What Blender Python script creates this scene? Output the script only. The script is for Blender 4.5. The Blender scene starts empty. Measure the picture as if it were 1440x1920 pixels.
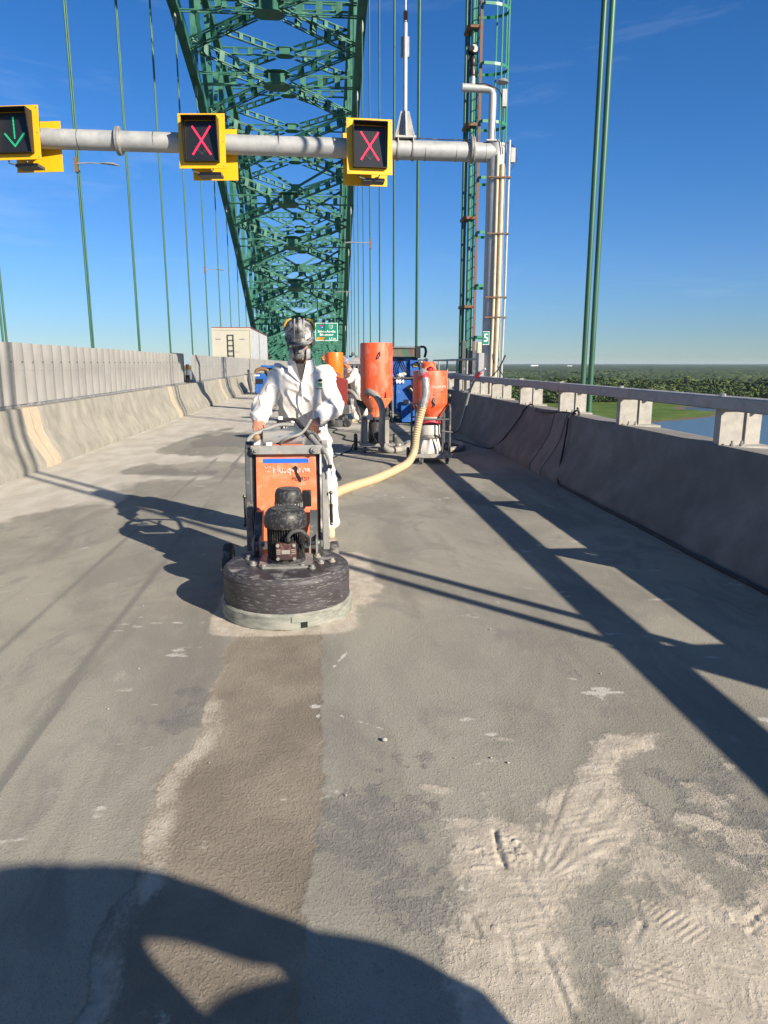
import bpy, math, random
import numpy as np
from mathutils import Vector, Matrix
R = math.radians
random.seed(7)
C = bpy.context.scene.collection

# ------------------------------------------------------------------ camera
cam_d = bpy.data.cameras.new('camera'); cam = bpy.data.objects.new('camera', cam_d); C.objects.link(cam)
cam.location = (0, 0, 1.5); cam.rotation_euler = (R(90-11.8), 0, R(-4.75))
cam_d.sensor_fit = 'VERTICAL'; cam_d.sensor_height = 36; cam_d.lens = 24.96
cam_d.clip_start = 0.05; cam_d.clip_end = 60000
bpy.context.scene.camera = cam
# ------------------------------------------------------------------ sky, sun, exposure
SUN = Vector((.66, -.751, .477)).normalized()
w = bpy.data.worlds.new('World'); bpy.context.scene.world = w; w.use_nodes = True
nt = w.node_tree; bg = nt.nodes['Background']
sky = nt.nodes.new('ShaderNodeTexSky'); sky.sky_type = 'NISHITA'; sky.sun_disc = False
sky.sun_elevation = R(25.5); sky.sun_rotation = math.atan2(.66, -.751)
sky.altitude = 50; sky.air_density = 1.0; sky.dust_density = 0.05; sky.ozone_density = 1.5
bg.inputs['Strength'].default_value = 0.105
tcw = nt.nodes.new('ShaderNodeTexCoord'); spw = nt.nodes.new('ShaderNodeSeparateXYZ'); nt.links.new(tcw.outputs['Generated'], spw.inputs[0])
rmp = nt.nodes.new('ShaderNodeValToRGB'); cr = rmp.color_ramp; cr.elements[0].position = 0; cr.elements[0].color = (.28,.40,.60,1); cr.elements[1].position = 1; cr.elements[1].color = (.42,.46,.52,1)
for ps, cc in ((.04, (.255,.385,.61,1)), (.12, (.24,.42,.70,1)), (.25, (.175,.42,.74,1)), (.42, (.13,.39,.71,1)), (.58, (.34,.42,.52,1))): e_ = cr.elements.new(ps); e_.color = cc
nt.links.new(spw.outputs['Z'], rmp.inputs['Fac'])
wm = nt.nodes.new('ShaderNodeMix'); wm.data_type = 'RGBA'; wm.blend_type = 'MULTIPLY'; wm.inputs['Factor'].default_value = 1
nt.links.new(sky.outputs[0], wm.inputs['A']); nt.links.new(rmp.outputs[0], wm.inputs['B'])
# thin streaks of high cloud
cmap = nt.nodes.new('ShaderNodeMapping'); cmap.inputs['Scale'].default_value = (1.2, 1.2, 9); cmap.inputs['Rotation'].default_value = (0, R(-8), R(20)); nt.links.new(tcw.outputs['Generated'], cmap.inputs['Vector'])
cn = nt.nodes.new('ShaderNodeTexNoise'); cn.inputs['Scale'].default_value = 2.2; cn.inputs['Detail'].default_value = 9; cn.inputs['Roughness'].default_value = .62; cn.inputs['Distortion'].default_value = .6
nt.links.new(cmap.outputs[0], cn.inputs['Vector'])
cmr = nt.nodes.new('ShaderNodeMapRange'); cmr.inputs['From Min'].default_value = .56; cmr.inputs['From Max'].default_value = .80; cmr.inputs['To Max'].default_value = .16; nt.links.new(cn.outputs['Fac'], cmr.inputs['Value'])
wc = nt.nodes.new('ShaderNodeMix'); wc.data_type = 'RGBA'; wc.inputs['B'].default_value = (4.5, 5.2, 6.2, 1)
nt.links.new(cmr.outputs[0], wc.inputs['Factor']); nt.links.new(wm.outputs['Result'], wc.inputs['A']); nt.links.new(wc.outputs['Result'], bg.inputs['Color'])
sun_d = bpy.data.lights.new('sun', 'SUN'); sun_d.energy = 5.0; sun_d.angle = R(0.53); sun_d.color = (1.0, .89, .73)
sun = bpy.data.objects.new('sun', sun_d); C.objects.link(sun)
sun.rotation_euler = SUN.to_track_quat('Z', 'Y').to_euler(); sun.location = (20, -20, 30)
vs = bpy.context.scene.view_settings
vs.view_transform = 'Standard'; vs.look = 'None'; vs.gamma = 1; vs.use_curve_mapping = False
vs.exposure = 0.78

# ------------------------------------------------------------------ noise
def _h(ix, iy, s):
    n = (ix.astype(np.int64)*374761393 + iy.astype(np.int64)*668265263 + s*1274126177) & 0x7fffffff
    n = ((n ^ (n >> 13))*1274126177) & 0x7fffffff
    return ((n ^ (n >> 16)) & 0xffff)/65535.0
def vn(x, y, s=0):
    x = np.asarray(x, float); y = np.asarray(y, float)
    ix = np.floor(x); iy = np.floor(y); fx = x-ix; fy = y-iy
    fx = fx*fx*(3-2*fx); fy = fy*fy*(3-2*fy)
    a = _h(ix, iy, s); b = _h(ix+1, iy, s); c = _h(ix, iy+1, s); d = _h(ix+1, iy+1, s)
    return (a+(b-a)*fx)*(1-fy)+(c+(d-c)*fx)*fy
def fbm(x, y, s=0, o=4):
    t = 0; a = .5; n = 0
    for i in range(o):
        t = t+a*vn(x, y, s+i*17); n += a; a *= .5; x = x*2.03+3.1; y = y*2.03+1.7
    return t/n
def sst(a, b, x):
    t = np.clip((x-a)/(b-a), 0, 1); return t*t*(3-2*t)

# ------------------------------------------------------------------ materials
def mat(name, col, rough=.6, metal=0., var=.15, scale=6., col2=None, amt2=.5, scale2=3., bump=.0, bscale=60., stretch=(1,1,1), emit=None, estr=0, spec=.5, sharp=.12):
    m = bpy.data.materials.new(name); m.use_nodes = True
    nt = m.node_tree; N = nt.nodes; L = nt.links; b = N['Principled BSDF']
    b.inputs['Roughness'].default_value = rough; b.inputs['Metallic'].default_value = metal
    b.inputs['Specular IOR Level'].default_value = spec
    tc = N.new('ShaderNodeTexCoord'); mp = N.new('ShaderNodeMapping'); mp.inputs['Scale'].default_value = stretch
    L.new(tc.outputs['Object'], mp.inputs['Vector'])
    n1 = N.new('ShaderNodeTexNoise'); n1.inputs['Scale'].default_value = scale; n1.inputs['Detail'].default_value = 6
    L.new(mp.outputs[0], n1.inputs['Vector'])
    mr = N.new('ShaderNodeMapRange'); mr.inputs['From Min'].default_value = .3; mr.inputs['From Max'].default_value = .7
    mr.inputs['To Min'].default_value = 1-var; mr.inputs['To Max'].default_value = 1+var*.6
    L.new(n1.outputs['Fac'], mr.inputs['Value'])
    vm = N.new('ShaderNodeVectorMath'); vm.operation = 'SCALE'; vm.inputs[0].default_value = col[:3]
    L.new(mr.outputs[0], vm.inputs['Scale'])
    out = vm.outputs[0]
    if col2:
        n2 = N.new('ShaderNodeTexNoise'); n2.inputs['Scale'].default_value = scale2; n2.inputs['Detail'].default_value = 8; n2.inputs['Roughness'].default_value = .65
        L.new(mp.outputs[0], n2.inputs['Vector'])
        m2 = N.new('ShaderNodeMapRange'); m2.inputs['From Min'].default_value = 1-amt2-sharp*.5+.0; m2.inputs['From Max'].default_value = 1-amt2+sharp*.5
        L.new(n2.outputs['Fac'], m2.inputs['Value'])
        mx = N.new('ShaderNodeMix'); mx.data_type = 'RGBA'; mx.inputs['B'].default_value = (*col2[:3], 1)
        L.new(m2.outputs[0], mx.inputs['Factor']); L.new(out, mx.inputs['A']); out = mx.outputs['Result']
        mr2 = N.new('ShaderNodeMapRange'); mr2.inputs['To Min'].default_value = rough; mr2.inputs['To Max'].default_value = .9
        L.new(m2.outputs[0], mr2.inputs['Value']); L.new(mr2.outputs[0], b.inputs['Roughness'])
    L.new(out, b.inputs['Base Color'])
    if bump:
        n3 = N.new('ShaderNodeTexNoise'); n3.inputs['Scale'].default_value = bscale; n3.inputs['Detail'].default_value = 5
        L.new(mp.outputs[0], n3.inputs['Vector'])
        bp = N.new('ShaderNodeBump'); bp.inputs['Strength'].default_value = bump; bp.inputs['Distance'].default_value = .02
        L.new(n3.outputs['Fac'], bp.inputs['Height']); L.new(bp.outputs[0], b.inputs['Normal'])
    if emit:
        b.inputs['Emission Color'].default_value = (*emit, 1); b.inputs['Emission Strength'].default_value = estr
    return m
M = {}
M['green'] = mat('green_steel_paint', (.028,.150,.100), .5, var=.4, scale=.8, col2=(.058,.195,.140), amt2=.43, scale2=.5, sharp=.2)
M['green_dk'] = mat('green_hanger_paint', (.035,.125,.07), .45, var=.3, scale=3, col2=(.10,.09,.05), amt2=.36, scale2=2.5, stretch=(1,1,.25))
M['green_fresh'] = mat('fresh_green_paint', (.02,.20,.10), .4, var=.15, scale=3)
M['rust'] = mat('rusty_steel', (.16,.13,.09), .8, var=.3, col2=(.20,.09,.05), amt2=.5, scale2=6, bump=.3)
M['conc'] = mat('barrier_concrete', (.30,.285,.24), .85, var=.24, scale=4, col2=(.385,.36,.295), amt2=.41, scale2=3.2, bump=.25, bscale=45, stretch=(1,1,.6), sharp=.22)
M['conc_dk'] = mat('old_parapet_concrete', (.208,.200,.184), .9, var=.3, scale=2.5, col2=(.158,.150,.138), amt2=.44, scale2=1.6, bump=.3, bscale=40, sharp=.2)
M['patch'] = mat('repair_mortar', (.50,.40,.29), .9, var=.12, scale=9, bump=.2)
M['screenm'] = mat('grey_composite', (.315,.308,.29), .8, var=.10, scale=3, bump=.05)
M['rail'] = mat('weathered_galvanised_rail', (.30,.30,.30), .55, .35, var=.18, scale=9, col2=(.40,.40,.40), amt2=.45, scale2=12)
M['post'] = mat('pale_galvanised_post', (.37,.355,.32), .7, .1, var=.2, scale=12, bump=.1)
M['galv'] = mat('galvanised_tube', (.40,.415,.415), .5, .3, var=.12, scale=9, col2=(.47,.475,.465), amt2=.42, scale2=3, sharp=.3)
M['cream'] = mat('cream_conduit', (.55,.47,.34), .6, var=.15, scale=8)
M['yellow'] = mat('yellow_backboard_paint', (.85,.46,.01), .45, var=.05, scale=5)
M['black'] = mat('black_plastic', (.012,.012,.013), .4, var=.2)
M['lens'] = mat('signal_face', (.018,.019,.02), .3, var=.3, scale=60)
M['red_led'] = mat('red_leds', (.5,.02,.05), .4, var=.0, emit=(1,.03,.10), estr=1.5)
M['green_led'] = mat('green_leds', (.02,.4,.2), .4, var=.0, emit=(.02,.75,.30), estr=.33)
M['dim_led'] = mat('unlit_leds', (.06,.065,.065), .5)
M['orange'] = mat('orange_panel_paint', (.84,.19,.075), .45, var=.12, scale=7, col2=(.70,.30,.19), amt2=.40, scale2=11, sharp=.2)
M['orange2'] = mat('orange_tank_paint', (.78,.10,.028), .42, var=.15, scale=4, col2=(.60,.24,.16), amt2=.40, scale2=7, sharp=.22, stretch=(1,1,.6))
M['orange3'] = mat('bright_orange_plastic', (.90,.17,.01), .4, var=.06)
M['dkred'] = mat('dark_red_paint', (.22,.025,.02), .45, var=.12)
M['blue'] = mat('blue_machine_paint', (.015,.10,.36), .42, var=.15, col2=(.25,.27,.3), amt2=.36, scale2=6)
M['bluestripe'] = mat('blue_stripe', (.01,.13,.58), .45, var=.04)
M['disc'] = mat('scratched_dark_cover', (.060,.055,.060), .55, var=.4, scale=5, col2=(.25,.24,.235), amt2=.38, scale2=24, stretch=(1,1,5), bump=.2, bscale=30, sharp=.16)
M['disctop'] = mat('scratched_dark_cover_top', (.04,.038,.043), .5, var=.3, scale=5, col2=(.28,.27,.26), amt2=.43, scale2=7, bump=.15, sharp=.16)
M['skirt'] = mat('dusty_grey_skirt', (.22,.235,.205), .75, var=.3, scale=5, col2=(.33,.32,.28), amt2=.46, scale2=9, stretch=(1,1,4), bump=.2, sharp=.2)
M['motor'] = mat('dusty_black_motor', (.022,.022,.024), .42, var=.3, scale=9, col2=(.10,.098,.095), amt2=.42, scale2=55, bump=.1, sharp=.2)
M['jbox'] = mat('scuffed_box', (.06,.035,.035), .5, var=.3, col2=(.19,.07,.05), amt2=.45, scale2=26)
M['steel'] = mat('dusty_steel', (.33,.33,.31), .5, .4, var=.25, scale=9, col2=(.42,.38,.32), amt2=.42, scale2=8)
M['steel_dk'] = mat('dark_steel', (.10,.105,.11), .5, .3, var=.3, scale=9, col2=(.30,.27,.23), amt2=.38, scale2=8)
M['tank'] = mat('blue_grey_metal', (.16,.22,.27), .35, .5, var=.25, scale=5, col2=(.38,.36,.33), amt2=.4, scale2=6, stretch=(.4,1,2))
M['rubber'] = mat('dusty_rubber', (.05,.05,.052), .75, var=.3, col2=(.22,.21,.19), amt2=.42, scale2=11)
M['hose_g'] = mat('grey_hose', (.26,.255,.24), .6, var=.15, col2=(.37,.34,.28), amt2=.42, scale2=6)
M['hose_b'] = mat('beige_hose', (.52,.40,.24), .6, var=.1, scale=7)
M['tape'] = mat('silver_tape', (.36,.35,.34), .45, .35, var=.25, scale=20, bump=.4, bscale=40)
M['redtape'] = mat('red_tape', (.5,.04,.06), .5, var=.15)
M['cable'] = mat('black_cable', (.025,.026,.03), .6, var=.2, col2=(.12,.115,.11), amt2=.4)
M['bag'] = mat('white_plastic_bag', (.55,.52,.48), .5, var=.1, bump=.5, bscale=16)
M['suit'] = mat('white_coverall', (.74,.71,.67), .8, var=.05, scale=4, col2=(.66,.60,.54), amt2=.42, scale2=3, bump=.12, bscale=26, spec=.25, sharp=.25)
M['skin'] = mat('sunburnt_skin', (.42,.19,.125), .55, var=.15, scale=30)
M['helmet'] = mat('dusty_helmet', (.075,.076,.082), .8, var=.3, scale=20, col2=(.36,.35,.33), amt2=.49, scale2=16, sharp=.14)
M['helmet_b'] = mat('blue_helmet', (.12,.22,.36), .5, var=.15, scale=9)
M['dust'] = mat('pale_dust_marks', (.40,.38,.34), .9, var=.1)
M['respir'] = mat('respirator_rubber', (.13,.135,.13), .5, var=.25, scale=30, col2=(.26,.25,.22), amt2=.45, scale2=30)
M['filter'] = mat('grey_filter', (.30,.29,.31), .7, var=.15, scale=40)
M['yell'] = mat('yellow_plastic', (.70,.40,.07), .5, var=.2, scale=30)
M['white'] = mat('white_label', (.75,.76,.78), .6, var=.05)
M['boot'] = mat('pale_leather_boot', (.52,.42,.30), .8, var=.15, scale=20, bump=.2)
M['sole'] = mat('boot_sole', (.30,.26,.21), .85)
M['shirt'] = mat('dark_shirt', (.05,.045,.045), .85)
M['signgreen'] = mat('green_sign_sheeting', (.0,.19,.125), .45, var=.06, scale=1)
M['signwhite'] = mat('white_sign_sheeting', (.78,.80,.78), .5, var=.02)
M['signorange'] = mat('orange_sign_sheeting', (.85,.30,.01), .5, var=.02)
M['signred'] = mat('red_sign_sheeting', (.5,.03,.04), .5); M['signblue'] = mat('blue_sign_sheeting', (.03,.08,.4), .5)
M['trailer'] = mat('cream_trailer_panel', (.46,.44,.36), .6, var=.06, scale=1.5, col2=(.5,.47,.40), amt2=.36, scale2=1)
M['trailer_s'] = mat('grey_corrugated_side', (.40,.42,.44), .5, var=.1, scale=2)
M['maroon'] = mat('maroon_trim', (.25,.06,.05), .6)
M['greybox'] = mat('grey_truck_body', (.12,.13,.14), .6, var=.2)
M['jean'] = mat('dark_work_trousers', (.05,.06,.09), .85)
M['glass'] = mat('dark_glass', (.02,.025,.03), .1, var=.1)
M['stripe_c'] = mat('striped_cab_panel', (.16,.085,.06), .5, var=.6, scale=3, col2=(.05,.12,.09), amt2=.5, scale2=2.5, stretch=(2,1,.3))
M['lampgrey'] = mat('lamp_grey', (.35,.35,.36), .5, .3)

def leaf_mat(name, c1, c2, sc):
    m = bpy.data.materials.new(name); m.use_nodes = True; N = m.node_tree.nodes; L = m.node_tree.links; b = N['Principled BSDF']
    b.inputs['Roughness'].default_value = .8; b.inputs['Specular IOR Level'].default_value = .2
    g = N.new('ShaderNodeNewGeometry'); n = N.new('ShaderNodeTexNoise'); n.inputs['Scale'].default_value = sc; n.inputs['Detail'].default_value = 5
    L.new(g.outputs['Position'], n.inputs['Vector'])
    r = N.new('ShaderNodeValToRGB'); r.color_ramp.elements[0].position = .35; r.color_ramp.elements[0].color = (*c1, 1)
    r.color_ramp.elements[1].position = .65; r.color_ramp.elements[1].color = (*c2, 1)
    L.new(n.outputs['Fac'], r.inputs['Fac']); L.new(r.outputs[0], b.inputs['Base Color'])
    return m
M['leaf'] = leaf_mat('tree_foliage', (.034,.070,.025), (.15,.205,.065), .022)
M['leaf_far'] = leaf_mat('far_foliage', (.024,.048,.024), (.075,.105,.042), .010)
M['bark'] = mat('tree_bark', (.10,.07,.05), .9)

# ------------------------------------------------------------------ object helpers
ROOT = {}
def tag(o, label=None, cat=None, group=None, kind=None):
    if label: o['label'] = label
    if cat: o['category'] = cat
    if group: o['group'] = group
    if kind: o['kind'] = kind
    return o
def thing(name, loc, label, cat, group=None, kind=None):
    o = bpy.data.objects.new(name, None); C.objects.link(o); o.location = loc; o.empty_display_size = .2
    ROOT[o.name] = Vector(loc); return tag(o, label, cat, group, kind)
def off(parent): return ROOT.get(parent.name, Vector((0,0,0))) if parent else Vector((0,0,0))
class MB:
    def __init__(s): s.v = []; s.f = []
    def add(s, vs, fs):
        k = len(s.v); s.v += [tuple(p) for p in vs]; s.f += [tuple(i+k for i in f) for f in fs]; return s
    def box(s, c, size, rot=None, ax=None):
        h = [x/2 for x in size]; P = []
        for z in (-1, 1):
            for y in (-1, 1):
                for x in (-1, 1): P.append(Vector((x*h[0], y*h[1], z*h[2])))
        if rot: P = [rot @ p for p in P]
        c = Vector(c)
        return s.add([p+c for p in P], [(0,2,3,1),(4,5,7,6),(0,1,5,4),(2,6,7,3),(0,4,6,2),(1,3,7,5)])
    def bb(s, x0, x1, y0, y1, z0, z1): return s.box(((x0+x1)/2, (y0+y1)/2, (z0+z1)/2), (abs(x1-x0), abs(y1-y0), abs(z1-z0)))
    def bar(s, a, b, w, d, up=(0,0,1)):
        a = Vector(a); b = Vector(b); u = (b-a); L = u.length; u.normalize(); v = u.cross(Vector(up))
        if v.length < 1e-4: v = u.cross(Vector((1,0,0)))
        v.normalize(); t = v.cross(u)
        return s.box((a+b)/2, (L, w, d), Matrix((u, v, t)).transposed())
    def tube(s, pts, r, n=12, caps=True, el=1.0):
        pts = [Vector(p) for p in pts]; rs = r if isinstance(r, (list, tuple)) else [r]*len(pts)
        t0 = (pts[1]-pts[0]).normalized(); ref = Vector((0,0,1)) if abs(t0.z) < .9 else Vector((1,0,0))
        u = t0.cross(ref).normalized(); V = []
        for i, p in enumerate(pts):
            t = ((pts[min(i+1, len(pts)-1)]-pts[max(i-1, 0)])).normalized()
            u = (u-t*u.dot(t)).normalized(); v = t.cross(u)
            for k in range(n):
                a = 2*math.pi*k/n; V.append(p+(u*math.cos(a)+v*math.sin(a)*el)*rs[i])
        F = []
        for i in range(len(pts)-1):
            for k in range(n): F.append((i*n+k, i*n+(k+1) % n, (i+1)*n+(k+1) % n, (i+1)*n+k))
        if caps: F.append(tuple(range(n-1, -1, -1))); F.append(tuple((len(pts)-1)*n+k for k in range(n)))
        return s.add(V, F)
    def cyl(s, a, b, r, n=20): return s.tube([a, b], r, n)
    def lathe(s, prof, c=(0,0,0), n=40, axis=(0,0,1)):
        ax = Vector(axis).normalized(); u = ax.orthogonal().normalized(); v = ax.cross(u); c = Vector(c); V = []
        for r, z in prof:
            for k in range(n):
                a = 2*math.pi*k/n; V.append(c+ax*z+(u*math.cos(a)+v*math.sin(a))*max(r, 1e-4))
        F = []
        for i in range(len(prof)-1):
            for k in range(n): F.append((i*n+k, i*n+(k+1) % n, (i+1)*n+(k+1) % n, (i+1)*n+k))
        F.append(tuple(range(n-1, -1, -1))); F.append(tuple((len(prof)-1)*n+k for k in range(n)))
        return s.add(V, F)
    def prism(s, poly, d, fn):   # poly in 2d, fn(u,v,w)->xyz, thickness 0..d
        n = len(poly); V = [fn(u, v, 0) for u, v in poly]+[fn(u, v, d) for u, v in poly]
        F = [tuple(range(n-1, -1, -1)), tuple(range(n, 2*n))]+[(k, (k+1) % n, n+(k+1) % n, n+k) for k in range(n)]
        return s.add(V, F)
    def loft(s, secs):           # secs: list of (center, u(vec*radius), v(vec*radius), power)
        n = 20; V = []
        for c, u, v in secs:
            c = Vector(c); u = Vector(u); v = Vector(v)
            for k in range(n):
                a = 2*math.pi*k/n; ca, sa = math.cos(a), math.sin(a)
                ca = math.copysign(abs(ca)**.85, ca); sa = math.copysign(abs(sa)**.85, sa)
                V.append(c+u*ca+v*sa)
        F = []; m = len(secs)
        for i in range(m-1):
            for k in range(n): F.append((i*n+k, i*n+(k+1) % n, (i+1)*n+(k+1) % n, (i+1)*n+k))
        F.append(tuple(range(n-1, -1, -1))); F.append(tuple((m-1)*n+k for k in range(n)))
        return s.add(V, F)
    def sphere(s, c, r, n=16, sc=(1,1,1)):
        prof = []
        c = Vector(c); m = n//2; V = []; F = []
        for i in range(m+1):
            th = math.pi*i/m
            for k in range(n):
                a = 2*math.pi*k/n; rr = max(math.sin(th), 1e-3)
                V.append(c+Vector((rr*math.cos(a)*sc[0], rr*math.sin(a)*sc[1], -math.cos(th)*sc[2]))*r)
        for i in range(m):
            for k in range(n): F.append((i*n+k, i*n+(k+1) % n, (i+1)*n+(k+1) % n, (i+1)*n+k))
        F.append(tuple(range(n-1, -1, -1))); F.append(tuple(m*n+k for k in range(n)))
        return s.add(V, F)
    def mesh(s, name, m, o=Vector((0,0,0)), smooth=True):
        me = bpy.data.meshes.new(name); me.from_pydata([(p[0]-o[0], p[1]-o[1], p[2]-o[2]) for p in s.v], [], s.f)
        if m: me.materials.append(m)
        if smooth:
            me.polygons.foreach_set('use_smooth', [True]*len(me.polygons)); me.set_sharp_from_angle(angle=R(38))
        return me
    def build(s, name, m, parent=None, smooth=True, bevel=0, **kw):
        o = bpy.data.objects.new(name, s.mesh(name, m, off(parent), smooth)); C.objects.link(o); o.parent = parent
        if parent: ROOT[o.name] = off(parent)
        if bevel:
            bv = o.modifiers.new('bevel', 'BEVEL'); bv.width = bevel; bv.segments = 2; bv.limit_method = 'ANGLE'; bv.angle_limit = R(40)
        if kw: tag(o, kw.get('label'), kw.get('cat'), kw.get('group'), kw.get('kind'))
        return o
def bez(P, n=10):                 # Catmull-Rom through points
    P = [Vector(p) for p in P]; Q = [P[0]*2-P[1]]+P+[P[-1]*2-P[-2]]; out = []
    for i in range(1, len(Q)-2):
        for k in range(n):
            t = k/n; a, b, c, d = Q[i-1], Q[i], Q[i+1], Q[i+2]
            out.append(.5*((2*b)+(c-a)*t+(2*a-5*b+4*c-d)*t*t+(3*b-a-3*c+d)*t**3))
    out.append(P[-1]); return out
def ribbed(P, r, pitch=.03, n=14, amp=.08, taper=None):
    pts = bez(P, 14); L = [0]
    for a, b in zip(pts, pts[1:]): L.append(L[-1]+(b-a).length)
    m = int(L[-1]/(pitch/2)); out = []; rs = []; j = 0
    for i in range(m+1):
        s = L[-1]*i/m
        while j < len(L)-2 and L[j+1] < s: j += 1
        t = (s-L[j])/max(L[j+1]-L[j], 1e-6); out.append(pts[j].lerp(pts[j+1], t)); rs.append(r*(1+(amp if i % 2 else -amp*.3)))
    return MB().tube(out, rs, n)
def text(s, size, m, loc, rot, parent, name='lettering', depth=.002, sx=1.0, align='CENTER', shear=0, bold=0):
    cu = bpy.data.curves.new('t', 'FONT'); cu.body = s; cu.size = size; cu.extrude = depth; cu.align_x = align; cu.align_y = 'CENTER'; cu.shear = shear; cu.offset = bold
    cu.resolution_u = 3
    o = bpy.data.objects.new('t', cu); C.objects.link(o); bpy.context.view_layer.update()
    me = bpy.data.meshes.new_from_object(o.evaluated_get(bpy.context.evaluated_depsgraph_get()))
    bpy.data.objects.remove(o); bpy.data.curves.remove(cu)
    me.transform(Matrix.Translation(Vector(loc)-off(parent)) @ rot.to_4x4() @ Matrix.Diagonal((sx, 1, 1, 1)))
    me.materials.clear(); me.materials.append(m); me.name = name
    q = bpy.data.objects.new(name, me); C.objects.link(q); q.parent = parent; return q
FACE = Matrix.Rotation(R(90), 3, 'X')       # text standing up, facing -Y
def remesh(mb, vox, smooth_it=4, wrinkle=0, wscale=8, seed=0, wfn=None):
    me = bpy.data.meshes.new('r'); me.from_pydata(mb.v, [], mb.f)
    o = bpy.data.objects.new('r', me); C.objects.link(o)
    a = o.modifiers.new('a', 'REMESH'); a.mode = 'VOXEL'; a.voxel_size = vox; a.use_smooth_shade = True
    b = o.modifiers.new('b', 'SMOOTH'); b.iterations = smooth_it; b.factor = .5
    bpy.context.view_layer.update()
    m2 = bpy.data.meshes.new_from_object(o.evaluated_get(bpy.context.evaluated_depsgraph_get()))
    bpy.data.objects.remove(o); bpy.data.meshes.remove(me)
    if wrinkle:
        n = len(m2.vertices); co = np.empty(n*3); m2.vertices.foreach_get('co', co); co = co.reshape(-1, 3)
        no = np.empty(n*3); m2.vertices.foreach_get('normal', no); no = no.reshape(-1, 3)
        x, y, z = co.T
        q1 = fbm((x+y*.5)*wscale+z*wscale*.35+fbm(y*3, z*3, seed+5)*1.5, y*wscale*.6+z*wscale*.75, seed, 2)
        q2 = fbm((x+z*.8)*wscale*1.2, (y-x)*wscale*.8+z*2.5, seed+9, 2)
        rdg = (1-np.abs(q1*2-1))**7*.9+(1-np.abs(q2*2-1))**9*1.1-.35
        k = wrinkle*(wfn(x, y, z) if wfn is not None else 1)
        co += no*(rdg*k)[:, None]; m2.vertices.foreach_set('co', co.ravel()); m2.update()
    m2.polygons.foreach_set('use_smooth', [True]*len(m2.polygons))
    return m2
def mobj(name, me, m, parent, **kw):
    me.transform(Matrix.Translation(-off(parent))); me.materials.clear(); me.materials.append(m); me.name = name
    o = bpy.data.objects.new(name, me); C.objects.link(o); o.parent = parent; ROOT[o.name] = off(parent); return tag(o, **kw) if kw else o
def grid(name, X, Y, Z, m, attrs=None, **kw):
    ny, nx = X.shape; me = bpy.data.meshes.new(name); me.vertices.add(nx*ny)
    me.vertices.foreach_set('co', np.stack([X, Y, Z], -1).astype(np.float32).ravel())
    i = np.arange((ny-1)*(nx-1)); r = i//(nx-1); c = i % (nx-1); a = r*nx+c
    q = np.stack([a, a+1, a+nx+1, a+nx], -1).astype(np.int32)
    me.loops.add(len(q)*4); me.loops.foreach_set('vertex_index', q.ravel()); me.polygons.add(len(q))
    me.polygons.foreach_set('loop_start', np.arange(0, len(q)*4, 4, dtype=np.int32))
    me.update(calc_edges=True); me.validate()
    me.polygons.foreach_set('use_smooth', [True]*len(me.polygons))
    for k, A in (attrs or {}).items():
        at = me.attributes.new(k, 'FLOAT', 'POINT'); at.data.foreach_set('value', A.astype(np.float32).ravel())
    me.materials.append(m); o = bpy.data.objects.new(name, me); C.objects.link(o); return tag(o, **kw)

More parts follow.
